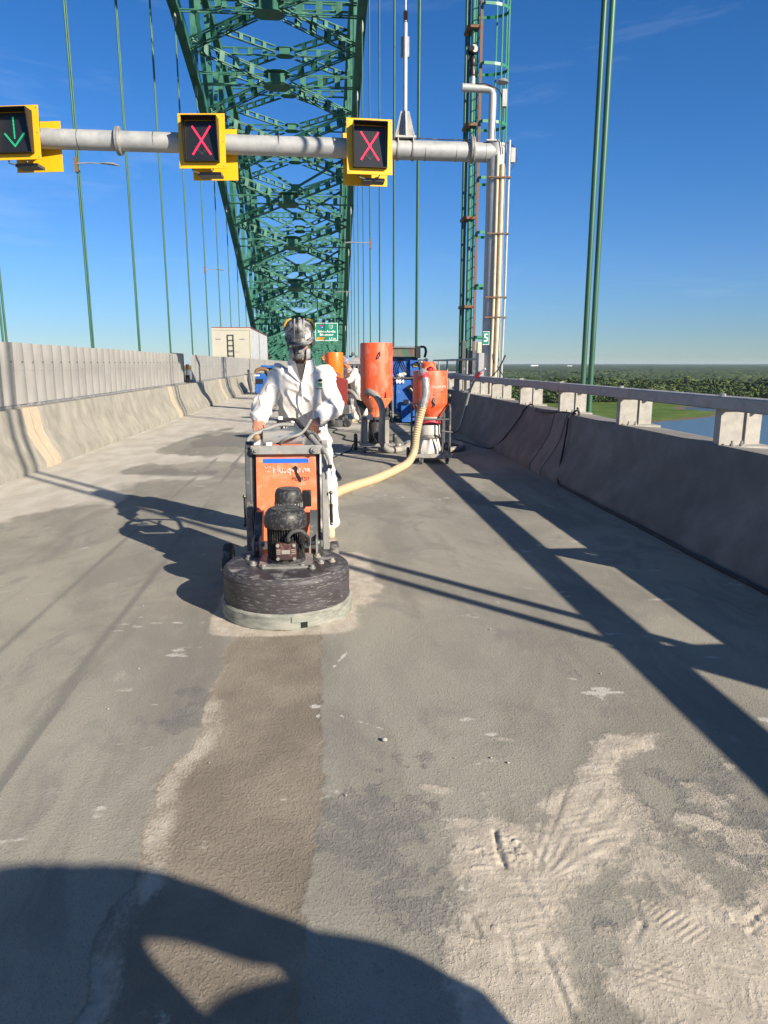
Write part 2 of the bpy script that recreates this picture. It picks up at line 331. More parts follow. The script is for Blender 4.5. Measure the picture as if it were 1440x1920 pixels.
# ------------------------------------------------------------------ road deck
def road_mat():
    m = bpy.data.materials.new('worn_concrete_deck'); m.use_nodes = True; nt = m.node_tree; N = nt.nodes; L = nt.links; b = N['Principled BSDF']
    b.inputs['Roughness'].default_value = .88; b.inputs['Specular IOR Level'].default_value = .25
    g = N.new('ShaderNodeNewGeometry')
    def noise(sc, st=(1,1,1), det=6, rot=0, ro=.55, dist=0):
        mp = N.new('ShaderNodeMapping'); mp.inputs['Scale'].default_value = st; mp.inputs['Rotation'].default_value = (0,0,rot)
        L.new(g.outputs['Position'], mp.inputs['Vector']); n = N.new('ShaderNodeTexNoise')
        n.inputs['Scale'].default_value = sc; n.inputs['Detail'].default_value = det; n.inputs['Roughness'].default_value = ro; n.inputs['Distortion'].default_value = dist
        L.new(mp.outputs[0], n.inputs['Vector']); return n.outputs['Fac']
    def rng(v, a, b_, c=0, d=1):
        r = N.new('ShaderNodeMapRange'); r.interpolation_type = 'SMOOTHSTEP'
        for k, x in zip(('From Min','From Max','To Min','To Max'), (a, b_, c, d)): r.inputs[k].default_value = x
        L.new(v, r.inputs['Value']); return r.outputs[0]
    def mix(f, A, B):
        x = N.new('ShaderNodeMix'); x.data_type = 'RGBA'
        if isinstance(f, float): x.inputs['Factor'].default_value = f
        else: L.new(f, x.inputs['Factor'])
        for k, q in (('A', A), ('B', B)):
            if isinstance(q, tuple): x.inputs[k].default_value = (*q, 1)
            else: L.new(q, x.inputs[k])
        return x.outputs['Result']
    def mul(a, c):
        x = N.new('ShaderNodeMath'); x.operation = 'MULTIPLY'; L.new(a, x.inputs[0])
        if isinstance(c, float): x.inputs[1].default_value = c
        else: L.new(c, x.inputs[1])
        return x.outputs[0]
    fine = noise(85, (1,.6,1), 4, .5, .7)
    def att(n, k=.7):
        a = N.new('ShaderNodeAttribute'); a.attribute_name = n
        q = N.new('ShaderNodeMath'); q.operation = 'MULTIPLY_ADD'; L.new(fine, q.inputs[0]); q.inputs[1].default_value = k; L.new(a.outputs['Fac'], q.inputs[2])
        return mul(rng(q.outputs[0], .5*k+.16, .5*k+.66), rng(a.outputs['Fac'], .02, .25))
    base = mix(rng(noise(.9, (1,.55,1), 8, .3, .6, .6), .38, .62), (.262,.248,.212), (.365,.345,.290))
    base = mix(mul(rng(noise(2.6, (1,.5,1), 8, -.5, .65, 1.2), .50, .68), .6), base, (.215,.21,.195))
    base = mix(mul(rng(noise(7, (1,.6,1), 7, .8, .7), .54, .74), .55), base, (.41,.38,.33))
    base = mix(mul(rng(noise(1.3, (3,.3,1), 5, -.16, .6), .52, .70), .5), base, (.22,.20,.175))    # wheel/broom streaks
    base = mix(mul(rng(noise(45, det=4, ro=.7), .56, .72), .35), base, (.14,.135,.13))
    base = mix(mul(rng(noise(150, det=3, ro=.8), .56, .72), .45), base, (.46,.43,.37))
    base = mix(mul(rng(noise(170, (1,.8,1), 3, 1, .8), .53, .68), .6), base, (.13,.125,.115))
    base = mix(mul(att('pale'), .95), base, mix(rng(noise(3, (1,.4,1), 7), .35, .65), (.47,.435,.375), (.58,.55,.49)))
    base = mix(mul(att('grey'), .8), base, (.195,.19,.175))
    base = mix(mul(att('strip'), .78), base, mix(rng(noise(3, det=7), .35, .65), (.232,.194,.148), (.330,.282,.218)))
    base = mix(mul(att('slate'), .62), base, mix(rng(noise(9, det=7, ro=.7), .4, .65), (.185,.183,.178), (.29,.278,.255)))
    base = mix(mul(att('dust'), .97), base, mix(rng(noise(14, det=6), .35, .65), (.45,.40,.33), (.57,.51,.425)))
    base = mix(att('white'), base, (.62,.59,.54))
    L.new(base, b.inputs['Base Color'])
    bp = N.new('ShaderNodeBump'); bp.inputs['Strength'].default_value = 1; bp.inputs['Distance'].default_value = .006
    ad = N.new('ShaderNodeMath'); ad.operation = 'ADD'; L.new(noise(150, (1,.75,1), 5, -.4, .8), ad.inputs[0]); L.new(mul(noise(38, (1,.5,1), 6, .4, .75), .55), ad.inputs[1])
    a2 = N.new('ShaderNodeMath'); a2.operation = 'ADD'; a2.inputs[1].default_value = .42; a2.use_clamp = True
    mx_ = N.new('ShaderNodeMath'); mx_.operation = 'MAXIMUM'; L.new(att('strip', .2), mx_.inputs[0]); L.new(att('slate', .2), mx_.inputs[1]); L.new(mul(mx_.outputs[0], .28), a2.inputs[0])
    pit = mul(rng(noise(95, (1,.8,1), 3, .9, .6), .5, .62), .55); a3 = N.new('ShaderNodeMath'); a3.operation = 'ADD'; L.new(pit, a3.inputs[0]); L.new(ad.outputs[0], a3.inputs[1])
    L.new(a3.outputs[0], bp.inputs['Height']); L.new(a2.outputs[0], bp.inputs['Strength']); L.new(bp.outputs[0], b.inputs['Normal'])
    return m
M['road'] = road_mat()
def blob(x, y, cx, cy, rx, ry, rot=0, e=2):
    c, s = math.cos(rot), math.sin(rot); u = ((x-cx)*c+(y-cy)*s)/rx; v = (-(x-cx)*s+(y-cy)*c)/ry
    return np.exp(-(np.abs(u)**e+np.abs(v)**e))
def seg(x, y, a, b, wd):
    ax, ay = a; bx, by = b; L2 = (bx-ax)**2+(by-ay)**2
    t = np.clip(((x-ax)*(bx-ax)+(y-ay)*(by-ay))/L2, 0, 1); d = np.hypot(x-ax-t*(bx-ax), y-ay-t*(by-ay)); return np.exp(-(d/wd)**2)
def psd(x, y, poly):
    d = np.full(x.shape, 1e9); ins = np.zeros(x.shape, bool); n = len(poly)
    for i in range(n):
        a, b = poly[i]; c, e = poly[(i+1) % n]; L2 = (c-a)**2+(e-b)**2
        t_ = np.clip(((x-a)*(c-a)+(y-b)*(e-b))/L2, 0, 1); d = np.minimum(d, np.hypot(x-a-t_*(c-a), y-b-t_*(e-b)))
        ins ^= ((b > y) != (e > y)) & (x < (c-a)*(y-b)/(e-b+1e-12)+a)
    return np.where(ins, d, -d)
def road_fields(x, y):
    n1 = fbm(x*6, y*6, 3, 5); n2 = fbm(x*22, y*22, 11, 4); n3 = fbm(x*70, y*70, 23, 3)
    # unground strip in front of the machine
    xl = np.interp(y, [0, 1.9, 2.12, 2.42, 2.5, 2.8, 3.17, 3.7, 4.4], [-.62, -.61, -.62, -.62, -.60, -.55, -.55, -.53, -.53])+(fbm(y*8, y*0+2, 5, 6)-.5)*.10+(n3-.5)*.014
    xl2 = np.interp(y, [0, 2.42, 3.0, 4.4], [-.62, -.64, -.545, -.53])-.02+(n2-.5)*.06
    xr = np.interp(y, [0, 1.79, 2.0, 2.24, 2.9, 4.4], [-.10, -.08, -.05, -.03, -.035, -.05])+(fbm(y*16, y*0+7, 6, 5)-.5)*.045+(n3-.5)*.012
    strip = sst(-.012, .012, x-xl)*sst(-.01, .01, xr-x)*sst(4.6, 4.2, y)*sst(.9, 1.3, y)
    ridge = (seg(x, y, (-1, 0), (-1, 1), .01)*0+np.exp(-((x-xl)/.012)**2)*sst(.35, .6, n2)*.8+np.exp(-((x-xr)/.012)**2)*sst(.4, .6, n2)*.6)*sst(3.9, 3.4, y)
    slate = sst(.42, .66, .62*blob(x, y, .16, 2.0, .28, .65, 0, 3)+.70*blob(x, y, 1.30, 2.05, .34, .42, .1, 3)+.8*blob(x, y, .74, 1.62, .06, .07)+.8*blob(x, y, .53, 1.28, .07, .06)+.7*blob(x, y, 1.25, 1.28, .1, .08)+.15*blob(x, y, .95, 3.0, .9, .5, 0)+(n1-.5)*1.1+(n2-.5)*.5)*(1-strip)
    slate = np.maximum(slate, sst(.5, .7, .75*blob(x, y, -.62, 2.95, .20, .35)+(n1-.5))*(1-strip))
    # pale spilled dust, lower right
    fan = psd(x, y, [(1.36,2.58),(1.30,2.50),(1.16,2.44),(1.06,2.30),(1.03,2.15),(.98,1.98),(.92,1.84),(.78,1.78),(.68,1.70),(.63,1.58),(.58,1.50),(.60,1.40),(.50,1.25),(.25,1.15),(.30,1.4),(.31,1.6),(.38,1.72),(.35,1.92),(.38,2.06),(.55,2.10),(.66,2.06),(.78,2.18),(.92,2.32),(1.02,2.5),(1.15,2.60)])
    sec = psd(x, y, [(.80,1.75),(.95,1.72),(1.1,1.74),(1.28,1.78),(1.5,1.6),(1.5,1.3),(1.1,1.1),(.8,1.1),(.68,1.28),(.64,1.38),(.72,1.5),(.78,1.6)])
    rag = (n1-.5)*.16+(n2-.5)*.10+(n3-.5)*.03
    dust = np.maximum(sst(-.075, .11, fan+rag*1.1), .92*sst(-.09, .15, sec+rag*1.6-.01))
    for cx, cy, rx, ry_, a_ in ((1.22,2.02,.11,.05,.8), (.36,2.28,.07,.04,.5), (1.32,1.95,.05,.03,.6), (.70,2.6,.05,.02,.4), (1.0,1.9,.06,.03,.5)): dust = np.maximum(dust, a_*sst(.3, .8, blob(x, y, cx, cy, rx, ry_, -.3)+(n2-.5)*.9))
    dust = np.maximum(dust, .5*sst(.45, .9, .7*blob(x, y, 1.0, 1.8, .8, .8)+(n1-.5)*1.2+(n2-.5)*1.0))
    dust = np.maximum(dust, .7*sst(.5, .75, blob(x, y, -.26, 4.25, .50, .50, 0, 6)+(n1-.5)*.2))         # halo round the disc
    dust = np.maximum(dust, .75*sst(.45, .8, blob(x, y, .10, 4.9, .35, .8, 0, 3)+(n1-.5)*.5))
    ripple = np.zeros_like(x)
    for (cx, cy, rx, ry, rot, fr) in ((.70,1.47,.03,.012,.0,420),(.93,1.66,.06,.05,-.6,330),(.80,1.44,.08,.03,.5,330),(.66,1.62,.10,.012,.0,0),(.84,2.0,.10,.12,.4,200),(.60,1.66,.16,.10,.2,170),(.76,1.30,.02,.05,.2,420),(1.15,1.85,.05,.02,.3,380),(1.0,2.35,.10,.10,.2,190),(1.05,1.45,.10,.06,-.2,240),(.55,1.50,.12,.05,.1,210)):
        if not fr: continue
        c, s = math.cos(rot), math.sin(rot); u = (x-cx)*c+(y-cy)*s; v = -(x-cx)*s+(y-cy)*c
        ripple += blob(x, y, cx, cy, rx, ry, rot, 4)*np.sin(u*.15*fr+v*fr+8*n1)*(.0011 if fr > 300 else .0007)
    th_ = np.arctan2(y-1.76, x-.58); rr_ = np.hypot(x-.58, y-1.76)
    ripple += np.sin(th_*34+n1*7)*.0016*sst(.05, .15, rr_)*sst(.75, .5, rr_)*sst(.25, .5, th_)*sst(1.45, 1.1, th_)*sst(.0, .03, fan)*(.3+fbm(th_*9, rr_*3, 88, 2))
    ripple += np.sin(y*230+n1*16)*.00045*blob(x, y, .62, 1.68, .20, .18, 0, 4)
    for cx, cy, rx, ry_, ro, fr, am in ((.90,1.66,.045,.06,.55,340,.0022), (.95,1.58,.05,.05,.5,330,.0018), (.80,1.44,.06,.045,-.45,300,.0020), (.87,1.38,.06,.03,-.6,300,.0015), (.61,1.485,.05,.010,1.57,380,.0018), (.80,1.27,.02,.05,.3,340,.0025), (1.10,1.80,.05,.03,.5,360,.0015), (1.0,1.36,.03,.02,1.2,300,.0015), (.68,1.47,.04,.012,1.5,380,.0015)):
        c, s_ = math.cos(ro), math.sin(ro); v = -(x-cx)*s_+(y-cy)*c; ripple += blob(x, y, cx, cy, rx, ry_, ro, 6)*np.sin(v*fr+4*n1)*am
    # boot edge and cracked crust
    ripple += -.004*seg(x, y, (.532,2.02), (.515,1.93), .006)-.004*seg(x, y, (.515,1.93), (.525,1.85), .006)+.002*blob(x, y, .57, 1.93, .035, .08, 0, 4)*(1+np.sign(n3-.5)*.8)
    ripple += -.004*(seg(x, y, (1.16,1.60),(1.20,1.52), .006)+seg(x, y, (1.12,1.55),(1.2,1.6), .005)+seg(x, y, (1.14,1.50),(1.2,1.46), .005)+seg(x, y, (1.18,1.66),(1.22,1.58), .006))
    groove = np.zeros_like(x)
    for a, b, wd, dp in (((.53,2.02),(.52,1.86),.010,.011),((.60,1.98),(.64,1.86),.008,.006),((.56,1.80),(.58,1.66),.012,.005),((.545,1.55),(.55,1.42),.010,.007),((.47,1.60),(.45,1.46),.010,.004),
                         ((.74,2.06),(.80,1.95),.012,.004),((.62,1.84),(.86,2.26),.010,.004),((.60,1.84),(.78,2.24),.008,.003),((.66,1.84),(.98,2.24),.012,.003),((.38,1.66),(.39,1.60),.008,.007),((.34,1.67),(.33,1.63),.006,.006),
                         ((.87,1.74),(.84,1.60),.010,.005),((.84,1.60),(.79,1.54),.010,.005),((1.02,1.75),(1.10,1.80),.010,.004),((1.05,1.62),(1.10,1.50),.012,.004),((1.13,1.58),(1.20,1.62),.012,.009),((1.16,1.52),(1.22,1.55),.010,.008),((.55,1.40),(.56,1.28),.008,.008),((1.0,1.36),(1.04,1.33),.012,.006),((.66,1.38),(.68,1.28),.010,.005)):
        groove += seg(x, y, a, b, wd)*dp-seg(x, y, (a[0]+wd*1.5, a[1]), (b[0]+wd*1.5, b[1]), wd)*dp*.5
    clod = sst(.60, .75, fbm(x*34, y*34, 31, 3))*sst(.35, .55, blob(x, y, .43, 1.88, .10, .10)+blob(x, y, .58, 1.93, .05, .05)+blob(x, y, 1.17, 1.60, .10, .10)+blob(x, y, .40, 1.60, .08, .06)+blob(x, y, 1.0, 1.72, .06, .05))
    white = np.clip(sst(.55, .75, blob(x, y, -.055, 2.95, .035, .025)+blob(x, y, -.05, 2.86, .02, .03)+(n2-.5)*.9)
                    +sst(.5, .8, .8*seg(x, y, (.02,3.35), (.10,3.55), .014)+(n2-.5)*.8)*.6+sst(.6, .8, .8*seg(x, y, (.05,2.85),(.22,2.72), .012)+(n2-.5)*.8)*.5+sst(.62, .8, .8*blob(x, y, .07, 2.05, .03, .07, -.4)+(n2-.5)*.8)*.45
                    +sst(.62, .8, .85*blob(x, y, -.80, 3.02, .06, .02)+.8*blob(x, y, -.75, 2.72, .07, .015)+(n2-.5)*.8)*.4, 0, 1)
    # broad pale and grey lanes further away
    e = fbm(x*1.1+4, y*.5, 41, 5)
    # sandy belt along the left kerb, two belts crossing the lane, gaps of grey between
    P = 1.6*sst(-2.4, -3.8, x)*sst(6.0, 8.5, y)+.35*sst(11, 16, y)+.95*np.exp(-((y-(11.9+.15*x))/.75)**2)*sst(1.5, -.5, x)+.8*sst(15, 19, y)*sst(2.6, 1.5, x)+.55*blob(x, y, -3.4, 8.4, 1.4, 1.5)
    P += .5*np.exp(-((y-9.7)/.4)**2)*sst(0, -2, x)
    e2_ = fbm(x*3.5+y*.4, y*1.1, 47, 5)
    pale = sst(.30, 1.0, P+(e-.5)*1.2+(e2_-.5)*.9+(n1-.5)*.3)
    grey = sst(.42, .8, .9*blob(x, y, -1.6, 14.6, 1.7, 1.8, .1, 3)+.65*blob(x, y, -2.0, 10.1, 1.5, .9)+.4*blob(x, y, 1.6, 8, 1.4, 3)+(e-.5)*1.0+(e2_-.5)*.8)*(1-.7*pale)
    grey = np.maximum(grey, .75*sst(.35, .8, (np.exp(-((x+1.16+.02*y)/.05)**2)+.8*np.exp(-((x+1.75)/.07)**2)+.6*np.exp(-((x-.9)/.08)**2))*(fbm(x*2, y*.8, 49, 4)+.25)))
    white = np.maximum(white, .5*sst(.72, .86, fbm(x*5, y*9, 53, 5)))
    z = (n1-.5)*.0012+(n2-.5)*.0005+(n3-.5)*.0005
    z = z*(1-.3*dust)+dust*(.0022+.0020*n1+.0010*n2)+ripple*.85*dust**1.5-groove*.42*np.clip(dust*1.6, 0, 1)*(.5+n2)+clod*.004*dust
    edge = strip*np.exp(-((x-xl-.035)/.05)**2)*sst(.25, .75, fbm(x*14, y*9, 71, 5))*sst(3.3, 2.9, y)+.5*strip*np.exp(-((xr-x-.02)/.03)**2)*sst(.5, .65, fbm(x*30, y*22, 72, 4))
    edge = edge*.6+.4*strip*np.exp(-((x-xl-.04)/.07)**2)*sst(3.3, 2.9, y)
    dust = np.maximum(dust, .85*edge)
    z += edge*.0008
    z += strip*(-.002+(n2-.5)*.0010+(n3-.5)*.0010)+ridge*.0025
    z += np.clip(slate, 0, 1)*(1-dust)*(n3-.5)*.0012
    return z, dict(dust=dust, strip=strip, slate=slate, white=white, pale=pale, grey=grey)
def axis(parts):
    o = []
    for a, b, st in parts: o.append(np.arange(a, b-1e-6, st))
    return np.concatenate(o+[[parts[-1][1]]])
ax = axis([(-4.25, -1.2, .05), (-1.2, .2, .009), (.2, 1.5, .005), (1.5, 1.9, .012), (1.9, 3.4, .05)])
ay = axis([(-6, .9, .5), (.9, 1.2, .012), (1.2, 2.65, .005), (2.65, 4.2, .012), (4.2, 7, .03), (7, 14, .08), (14, 40, .4), (40, 420, 4)])
drop = lambda y: -np.clip(y-175, 0, None)**2*.00034
X, Y = np.meshgrid(ax, ay); Z, A = road_fields(X, Y)
fade = sst(8, 6, Y)*sst(.0, .9, Y); Z = Z*fade+drop(Y)
grid('road', X, Y, Z, M['road'], A, kind='structure')
yy_ = np.concatenate([np.arange(-6, 170, 8.), np.arange(170, 421, 5.)])
Xb, Yb = np.meshgrid(np.linspace(-13.4, -4.9, 5), yy_); grid('road', Xb, Yb, drop(Yb), M['road'], kind='structure')
mb = MB(); mb.bb(-13.4, 3.9, -6, 175, -.75, -.33)
for y in range(175, 420, 5): mb.prism([(-13.4, -.75), (3.9, -.75), (3.9, -.33), (-13.4, -.33)], 5, lambda u, v, q: (u, y+q, v+float(drop(np.array(y+q)))))
mb.build('bridge_deck', M['conc'], kind='structure')
mb = MB()
for k in range(60): mb.sphere((random.uniform(-2.5, 2.2), random.uniform(2.1, 8), .004), random.uniform(.003, .006), 8, (1, 1, .7))
mb.sphere((.22, 2.62, .008), .012, 10, (1, .8, .7))
mb.build('loose_pebbles', M['dust'], kind='stuff', label='small pale stones scattered on the concrete deck')

# ------------------------------------------------------------------ barriers
def extr(poly, y0, y1, sgn=1):   # poly in (x,z)
    return MB().prism(poly, y1-y0, lambda u, v, q: (u, y0+q, v))
LP = [(-4.08,-.02),(-4.08,.09),(-4.22,.33),(-4.30,.50),(-4.36,.845),(-4.375,.86),(-4.86,.86),(-4.875,.845),(-4.93,.5),(-5.0,.33),(-5.13,.09),(-5.13,-.02)]
RP = [(2.95,-.02),(2.95,.09),(3.11,.32),(3.21,.50),(3.285,.815),(3.30,.83),(3.74,.80),(3.78,.78),(3.78,-.6),(3.2,-.6),(3.2,-.02)]
lj = [0.9, 11.0, 20.8, 30.7, 40.5, 50.4, 60.2, 80, 120]
tb = thing('concrete_barrier', (-4.6, 0, 0), 'long grey concrete median barrier with sloped face, left of the lane', 'barrier')
prev = -6
for j in lj+[190]:
    extr(LP, prev, j-.012).build('barrier_segment', M['conc'], tb, bevel=0)
    prev = j+.012
for j in lj[:5]:
    w1, w2 = (.26, .30) if j < 15 else (.20, .26)
    p = [(x+.004 if x > -4.6 else x-.004, z+.003 if z > .3 else z) for x, z in LP]
    for (a, b) in ((j-.012-w1, j-.014), (j+.014, j+.012+w2)): extr(p, a, b).build('mortar_patch', M['patch'], tb)
rj = [-.4, 9.95, 20.3, 30.6, 41, 61, 101]
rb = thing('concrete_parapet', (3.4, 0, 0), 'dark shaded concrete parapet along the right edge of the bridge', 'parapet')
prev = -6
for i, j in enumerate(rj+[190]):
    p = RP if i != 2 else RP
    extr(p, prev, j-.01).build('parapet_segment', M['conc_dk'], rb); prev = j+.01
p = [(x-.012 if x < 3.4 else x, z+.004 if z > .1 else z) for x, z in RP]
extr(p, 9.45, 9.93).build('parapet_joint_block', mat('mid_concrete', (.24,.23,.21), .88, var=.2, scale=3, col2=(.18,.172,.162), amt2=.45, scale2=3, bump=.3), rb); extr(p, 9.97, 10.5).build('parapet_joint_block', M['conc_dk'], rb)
# rail on posts
rl = thing('guard_rail', (3.5, 0, .83), 'grey steel box rail bolted on paired plate posts above the right parapet', 'railing')
ry = [-6, 1.7, 11.2, 21.0, 31, 41, 60, 100, 190]
for a, b in zip(ry, ry[1:]):
    MB().bb(3.235, 3.395, a+.006, b-.006, 1.128, 1.238).build('rail_beam', M['rail'], rl, bevel=.012)
for j in ry[1:4]: MB().bb(3.245, 3.385, j-.2, j+.2, 1.135, 1.232).build('rail_splice', M['rail'], rl)
k = 0; yy = -2.53
while yy < 188:
    mb = MB(); z0 = .802; z1 = 1.126
    mb.bb(3.31, 3.75, yy-.12, yy+.12, .79, z0+.022)
    mb.bb(3.33, 3.53, yy-.01, yy+.01, z0+.02, z1)           # inner web facing the traffic
    mb.bb(3.532, 3.55, yy-.03, yy+.05, z0+.02, z1)
    mb.bb(3.553, 3.72, yy+.06, yy+.08, z0+.02, z1)
    mb.bb(3.312, 3.328, yy-.02, yy+.075, z0+.02, z1); mb.bb(3.31, 3.72, yy-.05, yy+.09, 1.128, 1.14)
    po = mb.build('rail_post', M['post'], rl)
    if yy < 30:
        for dx, dy in ((3.40, -.07), (3.47, -.09)): MB().lathe([(.02, 0), (.02, .02), (.012, .021), (.012, .045)], (dx, yy+dy, z0+.021), 8).build('bolt', M['steel'], po)
        for dx, dy in ((3.27, -.09), (3.32, 0), (3.36, .09)): MB().cyl((dx, yy+dy, 1.236), (dx, yy+dy, 1.256), .022, 6).build('bolt', M['steel'], po)
    yy += 2.07 if yy < 60 else 4.1
    k += 1
# glare screen on the median
gs = thing('glare_screen', (-4.6, 0, .86), 'grey anti-glare screen of curved vertical blades on the median barrier', 'screen')
MB().bb(-4.72, -4.50, -3, 24.0, .865, .905).build('base_rail', M['rail'], gs)
MB().bb(-4.72, -4.50, 25.35, 190, .865, .905).build('base_rail', M['rail'], gs)
def blade(x, y0, y1, z0, z1, ang, sag=.045, lean=0):
    n = 6; V = []; c = (y0+y1)/2; h = (y1-y0)/2
    for side in (0, 1):
        for z in (z0, 1.395, 1.40, z1):
            for i in range(n+1):
                t = -1+2*i/n; xx = -sag*t*t+sag*.4-side*.006+(.004 if z >= 1.40 else 0); yv = t*h
                V.append((x+xx*math.cos(ang)+yv*math.sin(ang)+lean*(z-z0), c-xx*math.sin(ang)+yv*math.cos(ang), z))
    F = []; m = n+1
    for side in (0, 1):
        for r in range(3):
            for i in range(n):
                a = side*4*m+r*m+i; q = (a, a+1, a+m+1, a+m); F.append(q if side == 0 else q[::-1])
    for r in range(3):
        for i in (0, n):
            a = r*m+i; b = 4*m+r*m+i; F.append((a, b, b+m, a+m))
    for i in range(n):
        F.append((i, 4*m+i, 4*m+i+1, i+1)); a = 3*m+i; F.append((a, a+1, 4*m+a+1, 4*m+a))
    return V, F
y = .6; far = MB(); nb = 0
while y < 188:
    wd = .40 if y < 24 else (.8 if y < 60 else 2.5)
    if 23.85 < y+wd*.5 < 25.35: y = 25.38; continue
    V, F = blade(-4.50+random.uniform(-.006, .006), y-.012, y+wd+.010 if y < 24 else y+wd-.01, .91 if y > 9 else .88, 1.80+random.uniform(-.006, .006), R(1.2 if y > 10.6 else -3)+random.uniform(-.012, .012)*(y < 14), .05 if y < 24 else .03, random.uniform(-.02, .02)*(y < 12))
    if y < 36: MB().add(V, F).build('screen_blade', M['screenm'], gs)
    else: far.add(V, F)
    y += wd
far.build('screen_blade', M['screenm'], gs, kind='stuff')
mb = MB()
yy = .8
while yy < 23.8: mb.sphere((-4.462, yy, 1.53), .012, 8); yy += .4
mb.build('fixing_bolt', M['steel_dk'], gs)
bx = thing('warning_marker', (-4.62, 25.0, .86), 'small orange and white marker standing in the dark gap of the grey screen', 'marker')
MB().bb(-4.68, -4.55, 24.95, 25.1, .87, 1.12).build('base', M['black'], bx)
MB().cyl((-4.60, 25.0, 1.12), (-4.60, 25.0, 1.30), .06, 16).build('white_band', M['white'], bx)
MB().cyl((-4.60, 25.0, 1.30), (-4.60, 25.0, 1.48), .055, 16).build('orange_band', M['orange3'], bx)
mb = MB(); mb.bb(-4.85, -4.80, 23.7, 25.5, .87, 1.84)
mb.build('gap_panel', M['black'], label='black panel backing the dark gap in the grey median screen', cat='backing')  # plain black panel behind the screen gap, makes it read dark
# far-side parapet of the opposite lanes
fp = MB().prism([(-x-9.85, z) for x, z in RP], 196, lambda u, v, q: (u, -6+q, v)); fp.build('far_parapet', M['conc_dk'], label='concrete parapet on the far side of the opposite lanes', cat='parapet')

# ------------------------------------------------------------------ arch truss
XL, XR, Y0, S = -14.0, 4.4, 11.8, 11.3
XC = (XL+XR)/2
zl_known = {6: 36.0, 7: 33.4, 8: 29.6, 9: 25.3, 10: 21.0, 11: 15.5, 12: 9.8, 13: 3.8, 14: -2.8}
def ZL(k):
    def f(i):
        i = int(i)
        if i in zl_known: return zl_known[i]
        if i < 6: return 40.6-.1275*(i-0.)**2 if i >= 0 else 40.6
        return -2.8-6.5*(i-14)
    a = math.floor(k); return f(a)+(f(a+1)-f(a))*(k-a)
zu = {-2: 51.5, 0: 51.6, 4: 50, 6: 48, 7: 47, 8: 46, 9: 45, 10: 43.6, 11: 41.8, 12: 39.6, 13: 36.5, 14: 31.0, 15: 28.2, 16: 25.6, 17: 23, 18: 19.5, 19: 15, 20: 10, 21: 5, 22: 1}
def ZU(k): return float(np.interp(k, list(zu.keys()), list(zu.values())))
YK = lambda k: Y0+S*k
at = thing('arch_truss', (XC, 150, 0), 'dark green steel truss arch with criss-cross bracing spanning over the road', 'bridge arch')
def batt(mb, a, b, w=.5, d=1.15, pitch=1.6, bw=.62, skip=1.3):
    a = Vector(a); b = Vector(b); u = (b-a); L = u.length; u.normalize(); v = u.cross(Vector((0,0,1))).normalized(); t = v.cross(u)
    for sv in (-1, 1):
        for st in (-1, 1):
            o = v*(w/2*sv)+t*(d/2*st)
            mb.bar(a+o, b+o, .15, .10)
    n = max(2, int((L-skip*1.2)/pitch)); 
    for i in range(n):
        c = a+u*(skip*.6+(L-skip*1.2)*(i+.5)/n)
        for sv in (-1, 1): mb.bar(c+v*(w/2+.055)*sv-u*bw/2, c+v*(w/2+.055)*sv+u*bw/2, .03, d)
def gusset(mb, c, r, d, slope):
    P = [(-r, -.25*r), (-.6*r, -.55*r), (.6*r, -.55*r), (r, -.25*r), (r, .25*r), (.6*r, .55*r), (-.6*r, .55*r), (-r, .25*r)]
    for s in (-1, 1): mb.prism(P, .05, lambda u, v, q: (c[0]+u, c[1]+v, c[2]+s*d/2*1.12+slope*v+(q-.025)))
    for s in (-1, 1): mb.bb(c[0]-r*.62, c[0]+r*.62, c[1]+s*r*.42-.02, c[1]+s*r*.42+.02, c[2]-d/2, c[2]+d/2)
K0, K1 = -1, 22
for lev, Z_, kmax in (('lower', ZL, 12), ('upper', ZU, 21)):
    for k in range(2, kmax+1):
        zc = Z_(k); y = YK(k); sl = (Z_(k+.5)-Z_(k-.5))/S
        if zc < 6.2: continue
        d = 1.15 if lev == 'lower' else .85
        r = 1.5 if lev == 'lower' else 1.2
        mb = MB()
        ww = .5 if lev == 'lower' else .32
        batt(mb, (XL+.5, y, zc), (XC-r*.8, y, zc), ww, d); batt(mb, (XC+r*.8, y, zc), (XR-.5, y, zc), ww, d)
        gusset(mb, (XC, y, zc), r, d, sl); mb.build('cross_strut', M['green'], at, smooth=False)
        for (xa, xb) in ((XL+.5, XR-.5), (XR-.5, XL+.5)):
            mb = MB(); dd = d*.88
            yk, zk = YK(k-.5), Z_(k-.5); yk2, zk2 = YK(k+.5), Z_(k+.5)
            g = .16
            batt(mb, (xa, yk, zk), (xa+(XC-xa)*(1-g), yk+(y-yk)*(1-g), zk+(zc-zk)*(1-g)), ww*.84, dd, 1.6, .55)
            batt(mb, (xb+(XC-xb)*(1-g), yk2+(y-yk2)*(1-g), zk2+(zc-zk2)*(1-g)), (xb, yk2, zk2), ww*.84, dd, 1.6, .55)
            mb.build('diagonal_brace', M['green'], at, smooth=False)
